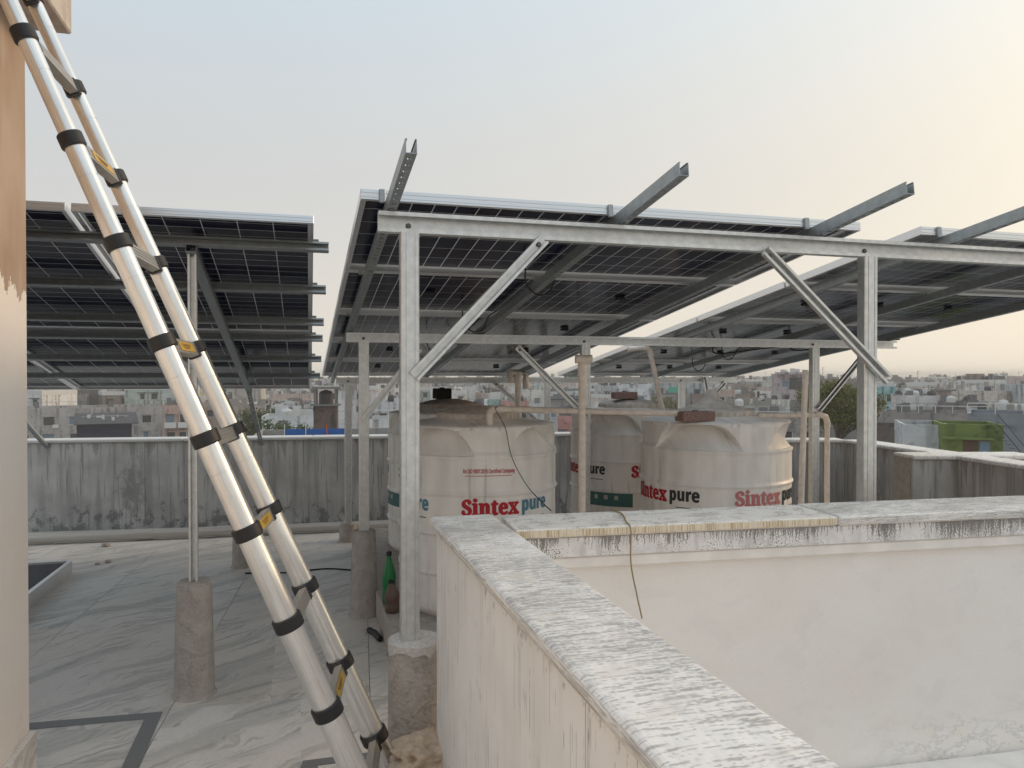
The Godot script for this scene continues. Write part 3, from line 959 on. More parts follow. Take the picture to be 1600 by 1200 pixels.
var tank_mesh: ArrayMesh
func make_tank_mesh() -> void:
	var rows: Array[float] = []
	var y := 0.0
	while y < TH:
		rows.append(y)
		if y < 0.06: y += 0.01
		elif y > 0.90: y += 0.005
		else: y += 0.0085
	rows.append(TH)
	var seg := 288
	var v := PackedVector3Array()
	var n := PackedVector3Array()
	var id := PackedInt32Array()
	for yy in rows:
		for s in seg + 1:
			var th := TAU * s / seg
			var r := tank_radius(th, yy)
			var dr := (tank_radius(th, minf(yy + 0.003, TH)) - tank_radius(th, maxf(yy - 0.003, 0.0))) / 0.006
			var da := (tank_radius(th + 0.012, yy) - tank_radius(th - 0.012, yy)) / 0.024
			var e := Vector3(sin(th), 0, cos(th))
			var tg := Vector3(cos(th), 0, -sin(th))
			v.append(e * r + Vector3(0, yy, 0))
			n.append((e - tg * (da / r) - Vector3(0, dr, 0)).normalized())
	var k := seg + 1
	for i in rows.size() - 1:
		for s in seg:
			var a := i * k + s
			id.append_array([a, a + k + 1, a + 1, a, a + k, a + k + 1])
	var arr := []
	arr.resize(Mesh.ARRAY_MAX)
	arr[Mesh.ARRAY_VERTEX] = v
	arr[Mesh.ARRAY_NORMAL] = n
	arr[Mesh.ARRAY_INDEX] = id
	tank_mesh = ArrayMesh.new()
	tank_mesh.add_surface_from_arrays(Mesh.PRIMITIVE_TRIANGLES, arr)

func lettering(text: String, serif: bool, bold: float, height: float, width: float, r: float, at: float, y: float) -> ArrayMesh:
	# letters bent round an upright cylinder of radius r; starts at angle `at`, baseline at y
	var f := SystemFont.new()
	f.font_names = PackedStringArray(["Droid Serif" if serif else "Droid Sans"])
	f.font_weight = 700
	var tm := TextMesh.new()
	tm.font = f
	tm.text = text
	tm.font_size = 64
	tm.pixel_size = 0.01
	tm.depth = 0.0
	tm.curve_step = 1.5
	tm.horizontal_alignment = HORIZONTAL_ALIGNMENT_LEFT
	tm.vertical_alignment = VERTICAL_ALIGNMENT_BOTTOM
	var a := tm.get_mesh_arrays()
	var v: PackedVector3Array = a[Mesh.ARRAY_VERTEX]
	var id: PackedInt32Array = a[Mesh.ARRAY_INDEX] if a[Mesh.ARRAY_INDEX] != null else PackedInt32Array()
	var lo := Vector3(1e9, 1e9, 0)
	var hi := Vector3(-1e9, -1e9, 0)
	for p in v:
		lo = lo.min(p)
		hi = hi.max(p)
	var k := Vector2(width / (hi.x - lo.x), height / (hi.y - lo.y))
	var b := MB.new()
	var cnt := id.size() if id.size() else v.size()
	# heavy faces: several strikes side by side, each a hair in front of the last
	var strikes: Array[Vector2] = [Vector2.ZERO]
	if bold > 0.5: strikes = [Vector2(-1, 0), Vector2(1, 0), Vector2(0, -0.8), Vector2(0, 0.8), Vector2.ZERO]
	for sk in strikes.size():
		var rr := r + 0.00015 * sk
		for i in range(0, cnt, 3):
			var q: Array[Vector3] = []
			for j in 3:
				var p: Vector3 = v[id[i + j]] if id.size() else v[i + j]
				var an := at + ((p.x - lo.x) * k.x + strikes[sk].x * bold * 0.0035) / r
				q.append(Vector3(sin(an) * rr, y + (p.y - lo.y) * k.y + strikes[sk].y * bold * 0.0035, cos(an) * rr))
			var m := (q[1] - q[0]).cross(q[2] - q[0])
			var o := Vector3(q[0].x, 0, q[0].z)
			if m.dot(o) < 0: b.flat(q[0], q[2], q[1])
			else: b.flat(q[0], q[1], q[2])
	return b.mesh()

func patch(r: float, a0: float, a1: float, y0: float, y1: float) -> ArrayMesh:
	var b := MB.new()
	var k := 12
	for i in k:
		var p := a0 + (a1 - a0) * i / k
		var q := a0 + (a1 - a0) * (i + 1) / k
		var P := Vector3(sin(p), 0, cos(p)) * r
		var Q := Vector3(sin(q), 0, cos(q)) * r
		b.quad(P + Vector3(0, y0, 0), Q + Vector3(0, y0, 0), Q + Vector3(0, y1, 0), P + Vector3(0, y1, 0))
	return b.mesh()

func make_tank(label: String, at: Vector3, lugs: float, text0: float, style: int) -> Node3D:
	# style 0: red and blue print; 1: worn red and dark print; 2: dark print with a teal label
	var t := thing("water_tank", label, "water tank", at, 0.0, "moulded plastic water tanks on the plinth")
	part("body", tank_mesh, M.tank, t, Transform3D(Basis(Vector3.UP, lugs), Vector3.ZERO))
	var cap := MB.new()
	cap.lathe([Vector2(0.484, TH - 0.004), Vector2(0.478, TH + 0.004), Vector2(0.40, TH + 0.012), Vector2(0.262, TH + 0.030), Vector2(0.255, TH + 0.034)], 64, Transform3D(), true)
	built("shoulder", cap, M.tank, t)
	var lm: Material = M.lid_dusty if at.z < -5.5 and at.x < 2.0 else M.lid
	var lid := MB.new()
	lid.lathe([Vector2(0.245, TH + 0.028), Vector2(0.252, TH + 0.030), Vector2(0.252, TH + 0.062), Vector2(0.244, TH + 0.070), Vector2(0.222, TH + 0.072), Vector2(0.215, TH + 0.076), Vector2(0.16, TH + 0.092), Vector2(0.09, TH + 0.105), Vector2(0.0, TH + 0.109)], 48)
	var l := built("lid", lid, lm, t)
	var rg := MB.new()
	for k in 36:
		var an := TAU * k / 36.0
		rg.box(Transform3D(Basis(Vector3.UP, an), Vector3(sin(an) * 0.2535, TH + 0.047, cos(an) * 0.2535)), Vector3(0.010, 0.024, 0.006), 0.001)
	built("lid_grip", rg, lm, l)
	var R := TR + 0.0025 - 0.012
	var icon := box_mesh(Vector3(0.03, 0.034, 0.002))
	for k in 4:
		var a := text0 + k * PI / 2
		var red: Material = M.faded_print if style == 1 and k == 0 else M.red_print
		part("brand_lettering", lettering("Sintex", true, 1.3, 0.094, 0.333, R, a, 0.604), red, t)
		part("brand_lettering", lettering("pure", false, 0.8, 0.088, 0.195, R, a + deg_to_rad(42.0), 0.592), M.blue_print if style == 0 else M.dark_print, t)
		part("tag_line", patch(R, a + deg_to_rad(47.0), a + deg_to_rad(63.0), 0.574, 0.579), M.dark_print, t)
		if style == 0:
			part("small_print", lettering("An ISO 9001:2015 Certified Company", false, 0.2, 0.034, 0.305, R, a + deg_to_rad(0.5), 0.834), M.red_print, t)
			part("small_print_rule", patch(R, a + deg_to_rad(2.0), a + deg_to_rad(34.0), 0.8255, 0.8285), M.red_print, t)
		var pa := a + deg_to_rad(41.0 if style == 2 else -2.0)
		part("print_panel", patch(R, pa, pa + deg_to_rad(50.0 if style == 2 else 42.0), 0.37, 0.50 if style == 2 else 0.475), M.teal_print, t)
		for j in 4:
			var an := pa + deg_to_rad(5.0 + j * 10.0)
			part("print_icon", icon, M.pvc_white, t, Transform3D(Basis(Vector3.UP, an), Vector3(sin(an), 0, cos(an)) * (R + 0.001) + Vector3(0, 0.44, 0)))
	return t

func make_tanks() -> void:
	make_tank_mesh()
	var d := func(x: float) -> float: return deg_to_rad(x)
	var t1 := make_tank("cream water tank with bright red and blue lettering, nearest left of the four", Vector3(1.078, 0.17, -4.591), d.call(40.5), d.call(-23.8), 0)
	var t2 := make_tank("cream water tank at right with worn red lettering and a sunlit right edge", Vector3(2.671, 0.17, -4.455), d.call(45.0), d.call(-16.0), 1)
	var t3 := make_tank("shaded rear water tank with teal label, behind the worn-lettered tank", Vector3(2.667, 0.17, -5.80), d.call(-45.0), d.call(-112.0), 2)
	var t4 := make_tank("dim rear left water tank under a dusty brown lid", Vector3(1.175, 0.17, -6.08), d.call(30.0), d.call(-62.0), 2)
	# grey funnel-shaped handle on the right tank's lid
	var fn := MB.new()
	fn.lathe([Vector2(0.17, TH + 0.085), Vector2(0.10, TH + 0.115), Vector2(0.05, TH + 0.15), Vector2(0.035, TH + 0.20), Vector2(0.031, TH + 0.202), Vector2(0.0, TH + 0.203)], 24, Transform3D(), true)
	built("lid_cone", fn, M.lid, t2, Transform3D(Basis(), Vector3(-0.02, 0, 0)))

func brick(label: String, at: Vector3, s: Vector3, turn: float, m: Material) -> void:
	var b := MB.new()
	b.box(Transform3D(Basis(), Vector3(0, s.y / 2, 0)), s, 0.007)
	var o := part("brick", b.mesh(), m, self, Transform3D(Basis(Vector3.UP, turn), at))
	tag(o, label, "brick", "bricks weighing down the tank tops")
	var k := MB.new()
	k.lathe([Vector2(0.022, s.y - 0.001), Vector2(0.020, s.y + 0.008), Vector2(0.0, s.y + 0.009)], 10)
	built("lump", k, m, o)

func pipe(called: String, label: String, runs: Array, r: float, m: Material, fits := []) -> void:
	var p0: Vector3 = runs[0][0]
	for rr in runs:
		for q: Vector3 in rr:
			if q.y < p0.y: p0 = q
	var t := thing(called, label, "pipe", p0)
	var inv := t.transform.affine_inverse()
	for rr in runs:
		var b := MB.new()
		b.tube(rr, r, 16)
		built("tube", b, m, t, inv)
	for ft in fits:
		# fitting: list of points and a swell
		var b := MB.new()
		b.tube(ft, r * 1.2, 16)
		built("fitting", b, m, t, inv)

func make_pipes() -> void:
	pipe("water_pipe", "long beige pipe running level over the tank tops with an elbow into the left tank", [
		[Vector3(1.055, 1.272, -4.20), Vector3(1.055, 1.345, -4.20), Vector3(1.065, 1.362, -4.20), Vector3(1.09, 1.372, -4.20), Vector3(2.05, 1.337, -4.20), Vector3(2.26, 1.33, -4.18)]], 0.0185, M.pvc,
		[[Vector3(1.055, 1.29, -4.20), Vector3(1.055, 1.345, -4.20), Vector3(1.065, 1.364, -4.20), Vector3(1.09, 1.372, -4.20), Vector3(1.15, 1.370, -4.20)]])
	pipe("water_pipe", "short sunlit pipe from the right tank to an elbow beyond the post", [
		[Vector3(2.92, 1.302, -4.30), Vector3(3.38, 1.300, -4.30), Vector3(3.42, 1.293, -4.30), Vector3(3.44, 1.25, -4.30), Vector3(3.44, 0.30, -4.30), Vector3(3.44, 0.0, -4.30)]], 0.017, M.pvc,
		[[Vector3(3.34, 1.301, -4.30), Vector3(3.385, 1.300, -4.30), Vector3(3.425, 1.288, -4.30), Vector3(3.44, 1.25, -4.30), Vector3(3.44, 1.21, -4.30)], [Vector3(2.90, 1.302, -4.30), Vector3(2.96, 1.302, -4.30)]])
	pipe("vent_pipe", "upright beige pipe with a tee on top, between the left and right tanks", [
		[Vector3(1.495, 0.0, -3.86), Vector3(1.495, 1.66, -3.86)]], 0.020, M.pvc,
		[[Vector3(1.495, 1.56, -3.86), Vector3(1.495, 1.63, -3.86)], [Vector3(1.455, 1.655, -3.86), Vector3(1.545, 1.655, -3.84)]])
	pipe("vent_pipe", "bare upright beige pipe right of the worn-lettered tank", [
		[Vector3(2.93, 0.0, -3.93), Vector3(2.985, 1.60, -3.93)]], 0.018, M.pvc)
	pipe("vent_pipe", "upright pipe with a drooping tee head behind the left tanks", [
		[Vector3(1.97, 0.0, -6.75), Vector3(1.97, 1.56, -6.75)]], 0.028, M.pvc,
		[[Vector3(1.90, 1.50, -6.75), Vector3(1.90, 1.60, -6.75), Vector3(2.05, 1.60, -6.75), Vector3(2.05, 1.44, -6.75)], [Vector3(1.97, 1.5, -6.75), Vector3(1.97, 1.6, -6.75)]])
	pipe("vent_pipe", "leaning pipe with a sideways elbow rising behind the right tank", [
		[Vector3(2.80, 1.283, -5.45), Vector3(2.69, 1.76, -5.45), Vector3(2.675, 1.785, -5.45), Vector3(2.64, 1.79, -5.45), Vector3(2.50, 1.775, -5.45)]], 0.020, M.pvc,
		[[Vector3(2.70, 1.72, -5.45), Vector3(2.688, 1.765, -5.45), Vector3(2.672, 1.786, -5.45), Vector3(2.63, 1.789, -5.45)]])
	# white pipes along the foot of the rear parapet
	for k in 2:
		var z := 0.10 * k
		pipe("drain_pipe", ["white plastic pipe lying along the rear parapet, nearer of two", "white plastic pipe lying along the rear parapet, farther of two"][k], [
			[Vector3(-4.4, 0.045, -8.02 - z), Vector3(-1.0, 0.045, -7.78 - z), Vector3(1.4, 0.045, -7.63 - z)]], 0.035, M.pvc_white,
			[[Vector3(-1.5 + k * 0.7, 0.047, -7.815 - z + k * 0.05), Vector3(-1.36 + k * 0.7, 0.047, -7.805 - z + k * 0.05)]])
	# bricks on the tanks
	brick("red-brown brick resting on the front of the right tank's top", Vector3(2.36, 1.282, -4.16), Vector3(0.235, 0.062, 0.10), 0.08, M.brick)
	brick("dark brown brick on the shaded rear tank's lid", Vector3(2.58, 1.376, -5.70), Vector3(0.20, 0.056, 0.10), -0.1, M.brick)
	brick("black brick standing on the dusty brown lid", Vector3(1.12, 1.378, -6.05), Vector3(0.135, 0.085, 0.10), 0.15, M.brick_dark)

# ---------------------------------------------------------------- ladder
func make_ladder() -> void:
	var t := thing("telescopic_ladder", "silver telescopic ladder with black collars leaning on the slab overhang", "ladder", Vector3(0.32, 0, -2.37))
	var inv := t.transform.affine_inverse()
	var rails := [[Vector3(-0.678, 2.436, -2.2), Vector3(0.074, 0.603, -2.2)], [Vector3(-0.6535, 2.428, -2.55), Vector3(0.1275, 0.606, -2.55)]]
	for q in rails:
		var A: Vector3 = q[0]
		var step: Vector3 = (q[1] - q[0]) / 7.0
		var dir := step.normalized()
		for i in range(-3, 10):
			var top := A + step * i
			var bot := A + step * (i + 1)
			if bot.y < 0.012:
				bot = top + dir * ((top.y - 0.03) / -dir.y)
			var r := (0.0465 + 0.0042 * i) * 0.5
			# tube below the collar
			var x := along(top, bot, Vector3(0, 0, 1))
			var b := MB.new()
			var tr := inv * Transform3D(Basis(x.basis.x, x.basis.z, -x.basis.y), top)
			var L := top.distance_to(bot)
			b.lathe([Vector2(r, 0.0), Vector2(r, 0.098), Vector2(r - 0.0008, 0.0985), Vector2(r - 0.0008, 0.1005), Vector2(r, 0.101), Vector2(r, L)], 32)
			built("tube", b, M.ladder, t, tr)
			if i > -3:
				var c := MB.new()
				c.lathe([Vector2(r - 0.004, -0.020), Vector2(r + 0.0035, -0.020), Vector2(r + 0.0058, -0.017), Vector2(r + 0.0058, 0.014), Vector2(r + 0.0035, 0.018), Vector2(r + 0.0002, 0.018)], 32)
				built("collar", c, M.collar, t, tr)
		# rubber foot
		var e := A + step * ((A.y - 0.03) / -step.y)
		var ft := MB.new()
		ft.bx(Vector3(0, 0.02, 0), Vector3(0.11, 0.04, 0.10), 0.012)
		built("rubber_foot", ft, M.collar, t, inv * Transform3D(Basis(), Vector3(e.x, 0, e.z)))
	# rungs between the collars
	for i in range(-2, 9):
		var a: Vector3 = rails[0][0] + (rails[0][1] - rails[0][0]) / 7.0 * i
		var c: Vector3 = rails[1][0] + (rails[1][1] - rails[1][0]) / 7.0 * i
		var dn: Vector3 = (rails[0][1] - rails[0][0]).normalized()
		var r := (0.0465 + 0.0042 * i) * 0.5
		var mid := (a + c) / 2.0 + dn * 0.008
		var zz := (c - a).normalized()
		var xx := dn.cross(zz).normalized()
		if xx.x < 0: xx = -xx
		var bs := Basis(xx, zz.cross(xx), zz)
		var L := a.distance_to(c) - 2.0 * r + 0.004
		var w := MB.new()
		# hollow tread: rounded body with fine ridges on the climbing side
		var pf := PackedVector2Array()
		var hx := 0.015
		var hy := 0.021
		for k in 8:
			var an := -PI * 0.5 - PI * k / 7.0
			pf.append(Vector2(-hx * 0.4 + cos(an) * hx * 0.6, -sin(-an) * hy))
		var rev := PackedVector2Array()
		rev.append(Vector2(hx, -hy)); rev.append(Vector2(hx, -hy * 0.6)); rev.append(Vector2(hx - 0.0015, -hy * 0.5)); rev.append(Vector2(hx, -hy * 0.4)); rev.append(Vector2(hx, -hy * 0.1)); rev.append(Vector2(hx - 0.0015, 0)); rev.append(Vector2(hx, hy * 0.1)); rev.append(Vector2(hx, hy * 0.4)); rev.append(Vector2(hx - 0.0015, hy * 0.5)); rev.append(Vector2(hx, hy * 0.6)); rev.append(Vector2(hx, hy)); rev.append(Vector2(-hx * 0.6, hy)); rev.append(Vector2(-hx, hy * 0.5)); rev.append(Vector2(-hx, -hy * 0.5)); rev.append(Vector2(-hx * 0.6, -hy))
		w.extrude(rev, -L / 2, L / 2)
		var rg := built("rung", w, M.rung, t, inv * Transform3D(bs, mid))
		for s: float in [-1.0, 1.0]:
			var k := MB.new()
			k.bx(Vector3(0, 0, s * (L / 2 - 0.012)), Vector3(hx * 2 + 0.007, hy * 2 + 0.007, 0.024), 0.003)
			built("rung_bracket", k, M.collar, rg)
		if i in [1, 3, 5, 7]:
			var k := MB.new()
			k.bx(Vector3(hx + 0.0008, 0.0, 0.01), Vector3(0.0015, hy * 1.3, 0.16), 0.0003)
			var st := built("sticker", k, M.sticker, rg)
			var ln := MB.new()
			for j in 4:
				ln.bx(Vector3(hx + 0.002, -0.006 + 0.004 * j, 0.0), Vector3(0.0005, 0.0012, 0.10 - 0.015 * j))
			built("sticker_print", ln, M.collar, st)

# ---------------------------------------------------------------- odds and ends
func bottle(label: String, at: Vector3, m: Material, r: float, h: float, tilt: float) -> void:
	var t := thing("bottle", label, "bottle", at)
	t.rotation = Vector3(0, 0.4, tilt)
	var b := MB.new()
	b.lathe([Vector2(0, 0.0), Vector2(r * 0.8, 0.0), Vector2(r, h * 0.04), Vector2(r, h * 0.25), Vector2(r * 0.9, h * 0.30), Vector2(r, h * 0.35), Vector2(r, h * 0.52), Vector2(r * 0.93, h * 0.60), Vector2(r * 0.6, h * 0.76), Vector2(r * 0.33, h * 0.88), Vector2(r * 0.33, h * 0.93)], 24, Transform3D(), true)
	built("body", b, m, t)
	var c := MB.new()
	c.lathe([Vector2(r * 0.40, h * 0.92), Vector2(r * 0.40, h * 0.99), Vector2(r * 0.34, h), Vector2(0, h)], 16)
	built("cap", c, M.black_plastic, t)

func rumpled(called: String, label: String, category: String, at: Vector3, s: Vector3, m: Material, sd: int) -> MeshInstance3D:
	# closed, folded lump of cloth
	var n := noise(0.75, 2, sd)
	var K := 64
	var J := 32
	var P := func(i: int, j: int) -> Vector3:
		var a := TAU * i / K
		var e := PI * (clampf(float(j) / J, 0.0, 1.0) - 0.5)
		var d := Vector3(cos(a) * cos(e), sin(e), sin(a) * cos(e))
		var fold := sin(a * 3.0 + d.y * 5.0 + n.get_noise_3dv(d * 1.5) * 6.0) * 0.10 * cos(e)
		var f := 1.0 + 0.6 * n.get_noise_3d(d.x * 1.3, d.y * 1.8, d.z * 1.3) + fold
		var q := d * f * s
		q.y = maxf(q.y, -s.y * 0.55) + s.y * 0.55
		return q
	var st := SurfaceTool.new()
	st.begin(Mesh.PRIMITIVE_TRIANGLES)
	st.set_smooth_group(0)
	for i in K:
		for j in J:
			var A: Vector3 = P.call(i % K, j)
			var B: Vector3 = P.call((i + 1) % K, j)
			var C: Vector3 = P.call((i + 1) % K, j + 1)
			var D: Vector3 = P.call(i % K, j + 1)
			for v: Vector3 in [A, B, C, A, C, D]:
				st.add_vertex(v)
	st.index()
	st.generate_normals()
	var me := st.commit()
	var o := part(called, me, m, self, Transform3D(Basis(), at))
	tag(o, label, category)
	return o

func make_clutter() -> void:
	bottle("green plastic bottle with a black cap standing on the plinth by the tank", Vector3(0.522, 0.17, -4.60), M.green_plastic, 0.042, 0.32, 0.0)
	bottle("dull brown bottle on the plinth in front of the green one", Vector3(0.525, 0.17, -4.43), M.brown_plastic, 0.046, 0.19, 0.05)
	var bk := rumpled("sack", "dark brown sack at the foot of the front pedestal", "sack", Vector3(0.40, 0.0, -2.44), Vector3(0.12, 0.19, 0.09), M.cloth_dark, 3)
	var cl := rumpled("cloth", "crumpled tan cloth lying on the brown sack by the wall", "cloth", Vector3(0.38, 0.275, -2.44), Vector3(0.10, 0.060, 0.09), M.cloth, 8)
	# short black rubber offcut on the floor
	var h := MB.new()
	h.tube([Vector3(0.40, 0.02, -4.60), Vector3(0.43, 0.022, -4.53), Vector3(0.45, 0.02, -4.42)], 0.018, 10)
	tag(built("hose_offcut", h, M.black_plastic, self), "short black hose offcut on the floor beside the plinth", "hose")
	var h2 := MB.new()
	h2.bx(Vector3(0.62, 0.06, -6.6), Vector3(0.22, 0.12, 0.16), 0.02)
	tag(built("rubber_mat", h2, M.black_plastic, self), "black rubber lump behind the second pedestal", "rubber mat")
	# loose solar panel laid on the floor behind the house corner
	var t := thing("spare_panel", "spare solar panel lying flat on the floor beside the house corner", "solar panel", Vector3(-2.3, 0, -5.6))
	var pn := MB.new()
	pn.bx(Vector3(0, 0.07, 0), Vector3(1.04, 0.04, 2.0))
	built("dark_face", pn, M.cell, t, Transform3D(Basis(), Vector3(0, 0.008, 0)))
	for s: float in [-1.0, 1.0]:
		var fr := MB.new()
		fr.bx(Vector3(s * 0.535, 0.055, 0), Vector3(0.03, 0.11, 2.06), 0.004)
		built("frame_bar", fr, M.frame, t)
		var fs := MB.new()
		fs.bx(Vector3(0, 0.055, s * 1.015), Vector3(1.04, 0.11, 0.03), 0.004)
		built("frame_bar", fs, M.frame, t)
	t.rotation.y = deg_to_rad(-1.0)
	# pebbles and leaves on the floor
	for q in [[-1.55, -6.95, 0.03], [-1.62, -6.9, 0.022], [-0.30, -6.45, 0.018], [-1.72, -7.62, 0.04]]:
		var g := MB.new()
		g.lathe([Vector2(0, 0), Vector2(q[2], q[2] * 0.2), Vector2(q[2] * 0.8, q[2] * 0.7), Vector2(0, q[2] * 0.9)], 7)
		tag(part("pebble", g.mesh(), M.cement, self, Transform3D(Basis(Vector3.UP, q[0]), Vector3(q[0], 0, q[1]))), "small grey pebble lying on the shaded marble floor", "pebble", "pebbles on the floor")
	# dark cord across the floor
	tag(wire("floor_cord", [Vector3(-0.42, 0.006, -6.25), Vector3(-0.1, 0.006, -6.18), Vector3(0.2, 0.006, -6.22), Vector3(0.42, 0.006, -6.1)], 0.006, M.cable, self), "thin dark cord lying across the shaded floor", "cord")
	# wire from the pipe elbow down to the inner wall, and over its coping
	tag(wire("tank_wire", [Vector3(1.10, 1.385, -4.18), Vector3(1.082, 1.37, -4.165), Vector3(1.116, 1.27, -4.08), Vector3(1.094, 1.155, -3.9), Vector3(1.047, 1.095, -3.6), Vector3(0.984, 1.062, -3.2), Vector3(0.911, 1.07, -2.8), Vector3(0.851, 1.087, -2.50)], 0.0022, M.cable, self), "thin dark wire sagging from the pipe elbow towards the inner wall", "wire")
	tag(wire("coping_wire", [Vector3(1.064, 1.083, -2.47), Vector3(1.075, 1.084, -2.40), Vector3(1.03, 1.084, -2.26), Vector3(1.018, 1.07, -2.198), Vector3(1.015, 0.964, -2.19), Vector3(1.036, 0.86, -2.19), Vector3(1.054, 0.784, -2.19)], 0.0024, M.twine, self), "thin tan cord hanging over the coping down the cream wall", "cord")

